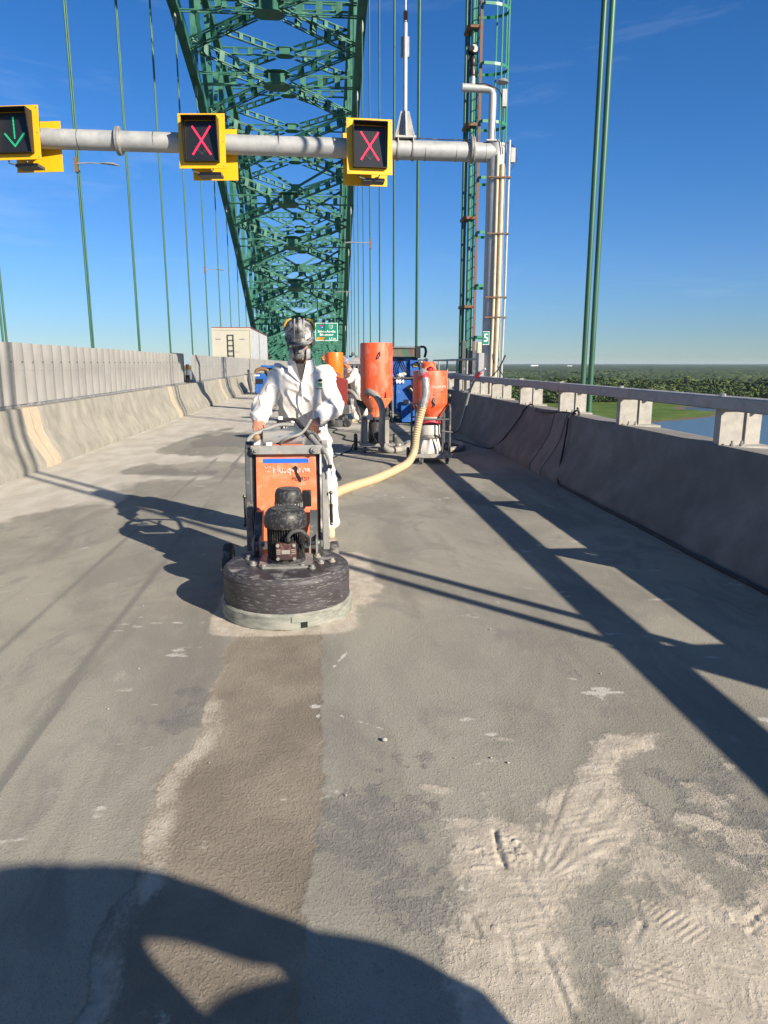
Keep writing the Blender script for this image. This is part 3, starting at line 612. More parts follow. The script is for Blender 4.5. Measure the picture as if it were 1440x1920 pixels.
for xs in (XL, XR):
    for nm, Z_, k0, k1 in (('lower_chord', ZL, -1, 15), ('upper_chord', ZU, -1, 22)):
        mb = MB(); k = k0
        while k < k1:
            h = 1 
            mb.bar((xs, YK(k), Z_(k)), (xs, YK(k+h)+.1, Z_(k+h)), .85, 1.25)
            for sv in (-1, 1):   # cover plate lips
                mb.bar((xs+sv*.36, YK(k), Z_(k)), (xs+sv*.36, YK(k+h), Z_(k+h)), .16, 1.36)
            k += h
        mb.build(nm, M['green'], at, smooth=False)
    for k in range(0, 22):
        lo = max(ZL(k), -1.0)
        mb = MB(); a = Vector((xs, YK(k), lo)); b = Vector((xs, YK(k), ZU(k)))
        for s in (-1, 1): mb.bar(a+Vector((0, s*.28, 0)), b+Vector((0, s*.28, 0)), .62, .07, (0, 1, 0))
        mb.bar(a, b, .05, .5, (0, 1, 0))
        mb.build('vertical_member', M['green'], at, smooth=False)
        if k < 21:
            lo2 = max(ZL(k+1), -1.0); mb = MB()
            p, q = ((xs, YK(k), ZU(k)), (xs, YK(k+1), lo2)) if k % 2 else ((xs, YK(k), lo), (xs, YK(k+1), ZU(k+1)))
            if k >= 10 and ZU(k)-lo > 16:
                m1 = (lo+ZU(k))/2; m2 = (lo2+ZU(k+1))/2
                mb.bar((xs, YK(k), lo), (xs, YK(k+1), m2), .5, .4); mb.bar((xs, YK(k), ZU(k)), (xs, YK(k+1), m2), .5, .4); mb.bar((xs, YK(k), m1), (xs, YK(k+1), m2), .4, .3)
            else: mb.bar(p, q, .5, .45)
            mb.build('web_diagonal', M['green'], at, smooth=False)
# sway frames between upper and lower bracing, down to the traffic clearance
for k in range(3, 22):
    lo = max(ZL(k), 6.6); hi = ZU(k)
    if hi-lo < 3: continue
    mb = MB(); y = YK(k)
    if k < 12:
        continue
        mb.bar((XL+.6, y, lo), (XC, y, hi-.8), .3, .3); mb.bar((XR-.6, y, lo), (XC, y, hi-.8), .3, .3)
    else:
        n = max(1, round((hi-lo)/9)); dz = (hi-lo)/n
        for i in range(n):
            a, b = lo+dz*i, lo+dz*(i+1)
            mb.bar((XL+.4, y, a), (XR-.4, y, b), .32, .4); mb.bar((XL+.4, y, b), (XR-.4, y, a), .32, .4)
            batt(mb, (XL+.5, y, a), (XR-.5, y, a), .4, .9 if i else 1.4, 1.2, .5)
            mb.box((XC, y, (a+b)/2), (1.8, .46, 1.2))
        if k > 12: mb.bar((XL, y, 2.2), (XL+5, y, lo), .35, .4); mb.bar((XR, y, 2.2), (XR-4.0, y, lo), .35, .4)
    mb.build('sway_frame', M['green'], at, smooth=False)

for i, y in enumerate(range(272, 420, 12)):      # through truss of the approach span, below the crest
    d0 = float(drop(np.array(float(y)))); mb = MB(); lo, hi = d0+5.6, d0+15
    for a, b in ((lo, (lo+hi)/2), ((lo+hi)/2, hi)):
        mb.bar((XL+.4, y, a), (XR-.4, y, b), .3, .45); mb.bar((XL+.4, y, b), (XR-.4, y, a), .3, .45); batt(mb, (XL+.5, y, a), (XR-.5, y, a), .4, 1.2, 1.2, .6)
        for q in range(6): xq = XL+1.5+q*3; mb.bar((xq, y+.3, a), (xq+1.5, y+.3, b), .25, .4); mb.bar((xq+3, y+.5, a), (xq+1.5, y+.5, b), .25, .4)
    for xs in (XL, XR): mb.bar((xs, y, d0-1), (xs, y, hi), .6, .6); mb.bar((xs, y, d0), (xs, y+12, hi-1), .4, .4); mb.bar((xs, y, hi), (xs, y+12.1, hi-1), .6, .8)
    mb.build('portal_frame', M['green'], at, smooth=False)
# hangers
ords = ['first','second','third','fourth','fifth','sixth','seventh','eighth','ninth','tenth','eleventh','twelfth','thirteenth','fourteenth']
for side, xs, ks in (('right', XR, range(-1, 13)), ('left', XL, range(1, 13))):
    n = 0
    for k in ks:
        y = YK(k)-.17 if side == 'right' or k > 2 else YK(k)-1.1; zt = ZL(k)
        vis = (side == 'right' and k >= 0) or (side == 'left' and k >= 2)
        if vis:
            lab = f'dark green twin hanger cable, {ords[n]} visible one along the {side} side of the bridge'; n += 1
        else: lab = f'dark green twin hanger cable on the {side} side, just out of view'
        t = thing('hanger_cable', (xs, YK(k), 0), lab, 'cable', 'twin hanger cables of the arch')
        for dy in (-.17, .18):
            MB().cyl((xs, y+.17+dy, -1.5), (xs, y+.17+dy, zt), .045 if side == 'right' else .05, 10).build('cable', M['green_dk'], t)
        MB().lathe([(.10, 0), (.16, .15), (.16, .7), (.09, 1.1)], (xs, YK(k), zt-1.9), 12).build('socket', M['steel'], t)

# road lighting lamps
def lamp(x, y, z, sx, lab, n):
    t = thing('street_lamp', (x, y-.3, z), lab, 'street lamp', 'lamps clamped on the hangers')
    MB().bb(x-.09, x+.09, y-.42, y-.26, z-.45, z+.35).build('bracket', M['rust'], t)
    MB().tube([(x, y-.36, z), (x+sx*.9, y-.36, z+.06), (x+sx*1.5, y-.36, z+.02)], [.045, .035, .03], 10).build('arm', M['lampgrey'], t)
    V = [(x+sx*1.35, y-.36, z+.05), (x+sx*1.6, y-.36, z+.06), (x+sx*2.1, y-.36, z+.02), (x+sx*2.45, y-.36, z-.06)]
    MB().tube(V, [.04, .10, .14, .03], 12, el=.55).build('lamp_head', M['lampgrey'], t)
lamp(XL, YK(3), 12.75, 1, 'grey street lamp on the left hanger below the beam, nearest one', 0)
lamp(XL, YK(7), 12.5, 1, 'grey street lamp on a left hanger, well above the white trailer', 1)
lamp(XR, YK(5)-.0, 12.2, -1, 'grey street lamp on a right hanger, higher of the right pair', 2)
lamp(XR, YK(9), 12.2, -1, 'small grey street lamp further away on the right side', 3)

# ------------------------------------------------------------------ signal gantry
GY = 17.2; GZ = 6.19; GX = 4.0
gt = thing('signal_gantry', (GX, GY, 0), 'grey tubular gantry with a pole and long beam carrying the lane signals', 'gantry')
MB().cyl((GX, GY, -.3), (GX, GY, 6.36), .215, 32).build('pole', M['galv'], gt)
MB().cyl((-14.5, GY, GZ+.12), (GX+.02, GY, GZ), .205, 32).build('beam', M['galv'], gt)
for x in (-4.36, 3.42):
    MB().lathe([(.21, -.05), (.275, -.05), (.29, -.035), (.29, -.008), (.275, 0), (.29, .008), (.29, .035), (.275, .05), (.21, .05)], (x, GY, GZ+.055), 32, (1,0,0)).build('flange', M['steel'], gt)
mb = MB()
for x in (2.35, 3.05, 3.72): mb.lathe([(.206, -.004), (.209, 0), (.206, .004)], (x, GY, GZ), 32, (1,0,0))
for x in (-5.2, -3.6, -.9, .3): mb.lathe([(.206, -.01), (.212, 0), (.206, .01)], (x, GY, GZ+.06), 32, (1,0,0))
mb.build('weld_ring', M['steel_dk'], gt)
mb = MB(); mb.tube([(3.86, GY-.05, 6.3), (3.86, GY-.05, 7.38), (3.83, GY-.05, 7.46), (3.76, GY-.05, 7.485), (3.16, GY-.05, 7.50)], [.085]*5, 20); mb.bb(3.72, 4.0, GY-.19, GY+.09, 6.395, 6.42)
mb.build('goose_neck', M['galv'], gt)
for x, r, m, z1 in ((3.98, .035, 'cream', 6.1), (4.09, .05, 'cream', 5.9), (4.24, .028, 'galv', 6.4)):
    MB().tube([(x-.02, GY-.24, .2), (x-.02, GY-.24, 1.6), (x, GY-.24, 3.0), (x, GY-.22, z1)], r, 12).build('conduit', M[m], gt)
mb = MB()
for z in (2.55, 3.0, 4.4, 5.6): mb.bb(3.76, 4.28, GY-.30, GY-.235, z, z+.03)
mb.build('conduit_clamp', M['rust'], gt)
mb = MB()
mb.tube(bez([(4.08, GY-.24, 6.1), (4.02, GY-.26, 6.6), (4.05, GY-.2, 7.0), (4.0, GY-.15, 7.4), (3.7, GY-.14, 7.55), (3.45, GY-.1, 7.56)], 6), .012, 6)
mb.tube(bez([(4.3, GY-.2, 5.8), (4.42, GY-.2, 6.0), (4.38, GY-.2, 6.25), (4.15, GY-.25, 6.35)], 6), .01, 6)
mb.tube(bez([(3.4, GY-.1, 6.42), (2.8, GY, 6.44), (2.1, GY, 6.46)], 6), .012, 6)
mb.tube(bez([(3.95, GY-.25, 1.9), (4.0, GY-.26, 1.6), (4.2, GY-.26, 1.3), (4.4, GY-.2, 1.0)], 6), .018, 6); mb.tube(bez([(4.3, GY-.25, 1.7), (4.15, GY-.27, 1.4), (3.95, GY-.27, 1.15), (3.85, GY-.2, .95)], 6), .02, 6)
mb.build('loose_wiring', M['cable'], gt)
MB().lathe([(.0, -.03), (.13, -.02), (.14, 0), (.09, .05), (.03, .07)], (4.06, GY-.1, 7.62), 20).build('sensor_dome', M['lampgrey'], gt)
MB().bb(4.05, 4.15, GY-.2, GY-.08, 7.10, 7.45).build('sensor_box', M['lampgrey'], gt); MB().bb(4.28, 4.38, GY-.22, GY-.1, 5.95, 6.25).build('sensor_box', M['lampgrey'], gt)
mb = MB(); mb.bb(3.66, 3.79, GY-.25, GY+.1, 1.15, 1.75); mb.build('control_box', M['lampgrey'], gt)
# camera on the goose neck
cm = thing('surveillance_camera', (3.38, GY-.05, 7.58), 'black traffic camera standing on the horizontal pipe of the gantry', 'camera')
MB().cyl((3.40, GY-.05, 7.57), (3.40, GY-.05, 7.74), .05, 16).build('mount', M['galv'], cm)
MB().lathe([(.08, 0), (.085, .05), (.06, .18), (.075, .2), (.075, .34), (.05, .38)], (3.39, GY-.05, 7.74), 16).build('body', M['black'], cm)
mb = MB(); mb.lathe([(.07, -.12), (.10, -.10), (.10, .10), (.08, .12)], (3.37, GY-.05, 8.24), 18, (.3, -1, .1)); mb.bb(3.27, 3.30, GY-.1, GY, 8.05, 8.30); mb.build('lens_housing', M['black'], cm)
MB().cyl((3.34, GY-.14, 8.24), (3.335, GY-.19, 8.245), .06, 16).build('lens', M['black'], cm)
# weather mast on the beam
ms = thing('antenna_mast', (1.9, GY, 6.41), 'slim grey mast on a finned base plate standing on the gantry beam', 'mast')
mb = MB(); mb.bb(1.67, 2.13, GY-.20, GY+.20, 6.415, 6.455); mb.build('base_plate', M['galv'], ms)
mb = MB()
for s in (-1, 1): mb.prism([(0, 0), (.19, 0), (.05, .55), (0, .55)], .012, lambda u, v, q: (1.9+s*(u+.045), GY-.006+q, 6.455+v))
mb.prism([(0, 0), (.17, 0), (.05, .55), (0, .55)], .012, lambda u, v, q: (1.894+q, GY-.045-u, 6.455+v)); mb.build('fin', M['steel'], ms)
MB().tube([(1.9, GY, 6.455), (1.9, GY, 8.2), (1.9, GY, 8.75), (1.9, GY, 8.8)], [.052, .048, .045, .03], 16).build('mast_tube', M['galv'], ms)
MB().bb(1.81, 1.99, GY+.055, GY+.15, 8.12, 8.52).build('sensor_box', M['lampgrey'], ms)
mb = MB()
for i in range(6): mb.lathe([(.03, 0), (.055, .01), (.03, .02)], (1.9, GY, 8.76+i*.04), 12)
mb.build('insulator', M['rust'], ms)
MB().tube([(1.9, GY, 9.0), (1.9, GY, 10.6)], [.02, .015], 8).build('aerial', M['lampgrey'], ms)
mb = MB()
for x in (1.73, 2.07):
    mb = MB(); mb.lathe([(.21, -.02), (.225, -.02), (.225, .02), (.21, .02)], (x, GY, GZ+.01), 28, (1,0,0))
    for s in (-1, 1): mb.cyl((x, GY+s*.19, 6.2), (x, GY+s*.19, 6.53), .014, 8)
    mb.build('clamp', M['steel'], ms)

# lane signals
def signal(cx, cz, kind, lab, yawz, w=.98, h=1.16, rb=.13):
    y0 = GY-.42; t = thing('lane_signal', (cx, y0, cz), lab, 'traffic signal', 'lane control signals on the beam')
    Rz = Matrix.Rotation(yawz, 3, 'Z') @ Matrix.Rotation(R(-2.5), 3, 'X')
    def P(u, d, v): return Vector((cx, y0, cz))+Rz @ Vector((u, d, v))
    def plate(name, u0, u1, v0, v1, d0, d1, m, par=t):
        mb = MB(); mb.box(P((u0+u1)/2, (d0+d1)/2, (v0+v1)/2), (u1-u0, d1-d0, v1-v0), Rz); return mb.build(name, m, par)
    fu, fv = w*.36, h*.375
    plate('backboard', -w/2, w/2, -h/2, h/2, 0, .02, M['yellow'])
    plate('rear_board', -w/2+rb, w/2+rb, -h/2-.07, h/2-.10, .62, .64, M['yellow'])
    plate('housing', -fu, fu, -fv, fv, .025, .30, M['black'])
    plate('signal_face', -fu+.02, fu-.02, -fv+.02, fv-.02, -.03, -.004, M['lens'])
    # visor: frame standing proud of the face, top deepest
    mb = MB()
    def pr(poly, u0, u1):
        n = len(poly); V = [P(u0, d, v) for d, v in poly]+[P(u1, d, v) for d, v in poly]
        mb.add(V, [tuple(range(n)), tuple(range(2*n-1, n-1, -1))]+[(k, n+k, n+(k+1) % n, (k+1) % n) for k in range(n)])
    side = [(0.0, fv+.02), (-.26, fv+.02), (-.10, -fv-.02), (0.0, -fv-.02)]
    pr(side, -fu-.015, -fu); pr(side, fu, fu+.015)
    mb.box(P(0, -.13, fv+.012), (2*fu, .26, .015), Rz); mb.box(P(0, -.05, -fv-.012), (2*fu, .10, .015), Rz)
    mb.build('visor', M['black'], t)
    def stroke(a, b, wd, m, name):
        mb = MB(); a = Vector(a); b = Vector(b); L = (b-a).length; u = (b-a)/L; n = int(L/.026)
        for j in (-.5, .5):
            for i in range(n+1):
                q = a+u*(L*i/n)+Vector((-u.y, u.x))*wd*j
                mb.box(P(q.x, -.038, q.y), (.015, .008, .015), Rz)
        mb.build(name, m, t)
    if kind == 'X':
        stroke((-.19, .28), (.19, -.28), .022, M['red_led'], 'red_cross'); stroke((.19, .28), (-.19, -.28), .022, M['red_led'], 'red_cross')
        stroke((.0, -.27), (-.14, -.13), .018, M['dim_led'], 'unlit_arrow'); stroke((0, -.27), (.14, -.13), .018, M['dim_led'], 'unlit_arrow')
    else:
        stroke((-.01, .28), (.0, -.12), .014, M['green_led'], 'green_arrow'); stroke((-.21, -.03), (0, -.28), .02, M['green_led'], 'green_arrow'); stroke((.21, -.03), (.01, -.26), .02, M['green_led'], 'green_arrow')
    mb = MB()
    for z in (.22, -.30):
        mb.box(P(0, .32, z), (.2, .60, .05), Rz)
    mb.build('mounting_bracket', M['steel'], t)
    mb = MB(); mb.box(P(.1, .3, -h/2-.06), (.5, .3, .06), Rz); mb.tube([P(-.25, .1, -h/2+.02), P(-.22, .05, -h/2-.05), P(-.1, .1, -h/2-.07)], .016, 8); mb.tube([P(.22, .05, -h/2+.02), P(.2, .03, -h/2-.04), P(.12, .1, -h/2-.05)], .016, 8); mb.build('cable_tray', M['steel_dk'], t)
    mb = MB()
    for u in (-w/2+.04, w/2-.04):
        for v in (-h/2+.05, 0, h/2-.05): mb.box(P(u, -.006, v), (.02, .01, .02), Rz)
    mb.build('rivet', M['steel'], t)
signal(1.08, 6.14, 'X', 'yellow framed lane signal with red cross, nearest the gantry pole', R(3), 1.0, 1.14, -.03)
signal(-2.52, 6.17, 'X', 'yellow framed lane signal with red cross, middle of the beam', R(-5), 1.0, 1.10)
signal(-6.36, 6.24, 'G', 'yellow framed lane signal showing a green down arrow', R(-10), 1.05, 1.06)

# ladder with cage on the outside of the right hanger line
ld = thing('caged_ladder', (4.6, 22.6, 0), 'green and rusty caged ladder rising beside the grey gantry pole', 'ladder')
lx, la, lb = 4.62, 22.25, 22.85
MB().bb(lx-.03, lx+.05, la-.03, la+.03, 1.9, 46).build('rail', M['rust'], ld); MB().bb(lx-.03, lx+.05, lb-.03, lb+.03, 1.9, 46).build('rail', M['green_fresh'], ld)
mb = MB(); z = 2.0
while z < 40: mb.cyl((lx+.01, la, z), (lx+.01, lb, z), .014, 6); z += .30
mb.build('rung', M['steel_dk'], ld)
z = 2.3
while z < 40:
    mb = MB()
    c = [(lx, la-.02)]+[(lx+.08+.80*math.sin(math.pi*i/10)**.8, (la+lb)/2-.45*math.cos(math.pi*i/10)) for i in range(11)]+[(lx, lb+.02)]
    for (a, b) in zip(c, c[1:]): mb.bar((*a, z), (*b, z), .012, .08)
    z += 1.52; mb.build('cage_hoop', M['green_fresh'], ld)
for i in (2, 4, 6, 8):
    x, y = lx+.07+.80*math.sin(math.pi*i/10)**.8, (la+lb)/2-.45*math.cos(math.pi*i/10)
    MB().bb(x-.008, x+.03, y-.03, y+.03, 2.3, 40).build('cage_strap', M['green_fresh'], ld)
mb = MB(); mb.bb(lx-.35, lx-.25, la-.1, la, -.5, 2.2); mb.bb(lx-.02, lx+.12, la-.03, lb+.1, -.5, 1.9); mb.build('ladder_base', M['steel_dk'], ld)
MB().bb(lx+.13, lx+.30, la-.05, la+.12, -.5, 2.15).build('stiffener', M['cream'], ld)
cp = thing('cable_pipe', (4.52, 21.9, 0), 'pale green pipe strapped along the second right hanger', 'pipe')
MB().cyl((4.50, 22.75, 0), (4.50, 22.75, 40), .055, 12).build('pipe', M['green'], cp)
for i in range(12): MB().bb(4.30, 4.66, 22.6, 23.2, 3.2+i*2.6, 3.28+i*2.6).build('pipe_clamp', M['rust'], cp)
# maintenance platform railing
pr = thing('platform_railing', (4.2, 22, .7), 'thin grey tubular railing of the small platform behind the ladder', 'railing')
mb = MB()
for z in (1.62, 1.18, .78): mb.tube([(4.15, 17.6, z), (4.15, 27.2, z), (4.35, 27.25, z), (5.2, 27.25, z)], .028, 8)
for y in (17.6, 19.2, 20.8, 22.4, 24.2, 26.0, 27.2): mb.cyl((4.15, y, -.3), (4.15, y, 1.62), .03, 8)
mb.build('handrail', M['rail'], pr)
MB().bb(3.8, 5.6, 17.4, 27.3, -.35, -.28).build('platform_grating', M['steel_dk'], pr)
s5 = thing('number_sign', (3.80, GY-.34, 2.09), 'small green sign with the white number 5 on the gantry pole', 'sign')
MB().bb(3.715, 3.875, GY-.36, GY-.345, 1.93, 2.24).build('panel', M['signgreen'], s5)
text('5', .26, M['signwhite'], (3.795, GY-.363, 2.085), FACE, s5)
mb = MB(); mb.bb(3.718, 3.872, GY-.364, GY-.361, 1.933, 1.943); mb.bb(3.718, 3.872, GY-.364, GY-.361, 2.227, 2.237); mb.bb(3.862, 3.872, GY-.364, GY-.361, 1.944, 2.226); mb.build('border', M['signwhite'], s5)
MB().bb(3.78, 3.82, GY-.345, GY-.2, 2.06, 2.1).build('bracket', M['steel'], s5)

# ------------------------------------------------------------------ destination sign
sy = 141.; sg = thing('direction_sign', (.7, sy, 5.6), 'green highway direction sign hanging from the arch above the right lane', 'sign')
sx0, sx1, sz0, sz1 = -1.55, 2.85, 5.75, 9.2
MB().bb(sx0, sx1, sy, sy+.08, sz0, sz1).build('panel', M['signgreen'], sg)
mb = MB(); e = .09
for a in ((sx0+.06, sx1-.06, sz0+.06, sz0+.06+e), (sx0+.06, sx1-.06, sz1-.06-e, sz1-.06), (sx0+.06, sx0+.06+e, sz0+.06+e, sz1-.06-e), (sx1-.06-e, sx1-.06, sz0+.06+e, sz1-.06-e)): mb.bb(a[0], a[1], sy-.02, sy-.005, a[2], a[3])
mb.build('border', M['signwhite'], sg)
text('Sainte-Angèle', .62, M['signwhite'], (.65, sy-.03, 7.55), FACE, sg, depth=.01, bold=.012)
text('Bécancour', .62, M['signwhite'], (.65, sy-.03, 6.95), FACE, sg, depth=.01, bold=.012)
text('1,5 km', .52, M['signwhite'], (1.75, sy-.03, 6.2), FACE, sg, depth=.01, bold=.012)
MB().prism([(0, 0), (1.35, 0), (1.6, .5), (0.15, .5)], .02, lambda u, v, q: (sx0+.25+u, sy-.03+q, 5.98+v)).build('exit_tab', M['signorange'], sg)
text('176', .42, M['black'], (sx0+1.05, sy-.045, 6.23), FACE, sg, depth=.01, bold=.008)
sh = [(0, 0), (.28, .12), (.38, .38), (.36, .75), (.0, .68), (-.36, .75), (-.38, .38), (-.28, .12)]
MB().prism(sh, .02, lambda u, v, q: (-.2+u, sy-.03+q, 8.05+v)).build('route_shield', M['signblue'], sg)
MB().bb(-.53, .13, sy-.045, sy-.035, 8.52, 8.74).build('shield_band', M['signred'], sg); text('30', .34, M['signwhite'], (-.2, sy-.05, 8.3), FACE, sg, depth=.01)
MB().prism(sh, .02, lambda u, v, q: (1.5+u, sy-.03+q, 8.05+v)).build('route_shield', M['signwhite'], sg)
MB().prism([(x*.85, y*.85+.06) for x, y in sh], .01, lambda u, v, q: (1.5+u, sy-.045+q, 8.05+v)).build('shield_band', M['signgreen'], sg); text('132', .3, M['signwhite'], (1.5, sy-.06, 8.42), FACE, sg, depth=.01)
mb = MB()
for x in (-1.0, 2.3): mb.bb(x-.1, x+.1, sy+.1, sy+.3, 5.8, 16.5)
mb.bar((-1.0, sy+.2, 16.4), (-1.0, YK(11)+.3, 16.2), .25, .25); mb.bar((2.3, sy+.2, 16.4), (2.3, YK(11)+.3, 16.2), .25, .25)
mb.build('support_frame', M['green'], sg)

# ------------------------------------------------------------------ floor grinder
gx, gy = -.25, 4.28
gr = thing('floor_grinder', (gx, 4.6, 0), 'dusty orange and black walk-behind concrete grinder with wide round head, pushed by the worker', 'floor grinder')
mb = MB()
n = 96; prof = [(.402, .004), (.404, .03), (.400, .05), (.403, .084), (.392, .095), (.385, .095), (.385, .004)]
V = []
for r, z in prof:
    for k in range(n):
        a = 2*math.pi*k/n; wv = .002*math.sin(a*7)+.0015*math.sin(a*23); zz = z+(.004*math.sin(a*11+1)*math.sin(a*3) if z < .01 else 0)
        V.append((gx+(r+wv)*math.cos(a), gy+(r+wv)*math.sin(a), max(zz, .001)))
F = [(i*n+k, i*n+(k+1) % n, (i+1)*n+(k+1) % n, (i+1)*n+k) for i in range(len(prof)-1) for k in range(n)]
mb.add(V, F); mb.build('rubber_skirt', M['skirt'], gr)
def arc_strip(a0, a1, z0, z1, r, t=.004):
    m = 16; V = []
    for rr in (r, r+t):
        for z in (z0, z1):
            for i in range(m+1):
                a = a0+(a1-a0)*i/m; V.append((gx+rr*math.cos(a), gy+rr*math.sin(a), z))
    q = m+1; F = []
    for i in range(m):
        F += [(2*q+i, 2*q+i+1, 3*q+i+1, 3*q+i), (i+1, i, q+i, q+i+1), (q+i, 3*q+i, 3*q+i+1, q+i+1), (i, i+1, 2*q+i+1, 2*q+i)]
    F += [(0, q, 3*q, 2*q), (m, 2*q+m, 3*q+m, q+m)]
    return V, F
MB().add(*arc_strip(R(-84), R(-50), .048, .084, .405)).build('skirt_overlap', M['skirt'], gr)
MB().add(*arc_strip(R(-76.5), R(-71), .012, .045, .4035, .004)).build('skirt_notch', M['black'], gr)
MB().lathe([(.383, .08), (.386, .095), (.387, .245), (.384, .246), (.384, .256), (.386, .258), (.385, .268), (.379, .282), (.366, .2925)], (gx, gy, 0), 96).build('grinding_head_cover', M['disc'], gr)
MB().lathe([(.3655, .290), (.362, .2955), (.01, .300)], (gx, gy, 0), 96).build('cover_top', M['disctop'], gr)
mb = MB()
mb.prism([(-.17,-.155),(.17,-.155),(.2,-.12),(.2,.12),(.17,.15),(-.17,.15),(-.2,.12),(-.2,-.12)], .014, lambda u, v, q: (gx+u*.8, gy+v, .2985+q)); mb.build('mounting_plate', M['steel'], gr)
for u, v in ((-.13,-.13),(.1,-.13),(-.2,-.06),(.21,-.05),(.19,.1),(.28,-.02),(-.24,.08),(.16,-.16)): MB().lathe([(.022, 0), (.022, .009), (.014, .010), (.014, .024)], (gx+u, gy+v, .298), 12).build('bolt', M['steel'], gr)
# motor
mo = MB().lathe([(.118, .31), (.118, .335), (.098, .34), (.098, .53), (.112, .535)], (gx, gy, 0), 40).build('motor_body', M['motor'], gr)
mb = MB()
for i in range(44):
    a = 2*math.pi*i/44; u = Vector((math.cos(a), math.sin(a), 0)); mb.bar(Vector((gx, gy, .345))+u*.104, Vector((gx, gy, .53))+u*.104, .014, .004, (-u.y, u.x, 0)) if False else mb.box(Vector((gx, gy, .437))+u*.105, (.018, .0035, .19), Matrix.Rotation(a, 3, 'Z'))
mb.build('cooling_fin', M['motor'], mo)
mb = MB().lathe([(.112, .525), (.128, .528), (.132, .56), (.130, .585), (.120, .615), (.104, .634), (.094, .640), (.090, .636), (.01, .6365)], (gx, gy, 0), 48); mb.build('fan_cowl', M['motor'], gr)
def grille(c, r, z, par):
    mb = MB()
    for i in range(5): mb.lathe([(r*(.25+.17*i)-.002, 0), (r*(.25+.17*i)-.002, .004), (r*(.25+.17*i)+.002, .004), (r*(.25+.17*i)+.002, 0)], (c[0], c[1], z), 32)
    for i in range(20):
        a = 2*math.pi*i/20; mb.box((c[0]+math.cos(a)*r*.55, c[1]+math.sin(a)*r*.55, z+.002), (r*.8, .004, .005), Matrix.Rotation(a, 3, 'Z'))
    mb.build('grille', M['steel_dk'], par)
grille((gx, gy), .09, .637, gr)
c2 = (gx+.012, gy+.20)
MB().lathe([(.07, .45), (.075, .60), (.086, .602), (.088, .64), (.087, .69), (.079, .715), (.066, .727), (.062, .723), (.01, .7235)], (*c2, 0), 40).build('vacuum_motor', M['motor'], gr)
grille(c2, .062, .724, gr)
mb = MB()
for i in range(24):
    a = 2*math.pi*i/24
    if math.sin(a) < .3: mb.box((c2[0]+.088*math.cos(a), c2[1]+.088*math.sin(a), .622), (.004, .010, .03), Matrix.Rotation(a, 3, 'Z'))
mb.build('vent_slot', M['steel'], gr)
jb = MB().bb(gx-.055, gx+.068, 4.135, 4.18, .345, .452).build('junction_box', M['jbox'], gr, bevel=.008)
mb = MB()
for u in (-.042, .055):
    for z in (.358, .44): mb.cyl((gx+u, 4.128, z), (gx+u, 4.136, z), .010, 12)
mb.bb(gx-.02, gx+.03, 4.131, 4.136, .387, .411)
for i in range(3):
    mb.bb(gx-.05, gx-.026, 4.131, 4.136, .386+i*.012, .391+i*.012); mb.bb(gx+.038, gx+.062, 4.131, 4.136, .386+i*.012, .391+i*.012)
mb.build('box_screw', M['steel'], jb)
MB().tube(bez([(gx+.02, 4.15, .45), (gx+.02, 4.13, .49), (gx+.05, 4.12, .525), (gx+.10, 4.12, .53), (gx+.135, 4.13, .49), (gx+.14, 4.17, .43)], 8), .012, 10).build('motor_cable', M['cable'], gr)
MB().bb(gx-.012, gx+.018, gy-.125, gy-.10, .335, .345).build('clamp_foot', M['rust'], gr)
MB().lathe([(.018, 0), (.022, .01), (.022, .03), (.014, .04)], (gx+.02, 4.152, .446), 12).build('cable_gland', M['black'], gr)
# frame
fy = 4.80
lean = .14
def fr(x, z, d=0): return (x, fy+(z-.3)*lean+d, z)
mb = MB(); 
for s, x in ((-1, -.525), (1, -.005)):
    pts = [(0, .235), (.20, .235), (.27, .95), (.0, .95)]
    mb2 = MB().prism([(-.0, .235), (.16, .235), (.24, .93), (.20, .965), (.06, .975), (.0, .93)], .045, lambda u, v, q: (x-.0225+q, fy+(v-.3)*lean*(1)+u, v))
    mb2.build('side_frame', M['steel'] if s > 0 else M['steel_dk'], gr, bevel=.006)
MB().prism([(-.505, .895), (-.025, .895), (-.025, .955), (-.505, .955)], .022, lambda u, v, q: (u, fr(0, v)[1]-.03+q, v)).build('top_bar', M['steel'], gr, bevel=.004)
op = MB().prism([(-.478, .30), (-.062, .30), (-.066, .888), (-.474, .888)], .02, lambda u, v, q: (u, fr(0, v)[1]+.012+q, v)).build('orange_cover_panel', M['orange'], gr, bevel=.003)
MB().prism([(-.5, .30), (-.04, .30), (-.04, .892), (-.5, .892)], .02, lambda u, v, q: (u, fr(0, v)[1]+.04+q, v)).build('rear_panel', M['black'], gr)
tilt = Matrix.Rotation(math.atan(lean)*-1, 3, 'X') @ FACE
def pp(x, z, d=.0): return Vector((x, fr(0, z)[1]+.012-d, z))
MB().prism([(-.425, .832), (-.115, .832), (-.115, .862), (-.425, .862)], .002, lambda u, v, q: (u, pp(0, v)[1]-.003+q, v)).build('blue_stripe', M['bluestripe'], op)
M['worn_white'] = mat('worn_white_lettering', (.62,.55,.52), .6, var=.2, col2=(.85,.22,.10), amt2=.50, scale2=40, sharp=.05)
M['worn_black'] = mat('worn_dark_lettering', (.10,.04,.035), .6, var=.2, col2=(.6,.14,.07), amt2=.46, scale2=40, sharp=.05)
text('Husqvarna', .060, M['worn_white'], pp(-.235, .785, .004), tilt, op, depth=.0006, bold=.0014)
text('PG 820', .036, M['worn_black'], pp(-.175, .722, .004), tilt, op, depth=.0006, sx=1.1, shear=.15)
mb = MB()
for i in range(3):
    a = R(40+50*i); mb.box(pp(-.398+.016*math.cos(a), .79+.016*math.sin(a), .004), (.006, .002, .024), Matrix.Rotation(-(a-R(90)), 3, 'Y'))
mb.box(pp(-.398, .773, .004), (.034, .002, .005)); mb.build('crown_emblem', M['worn_white'], op)
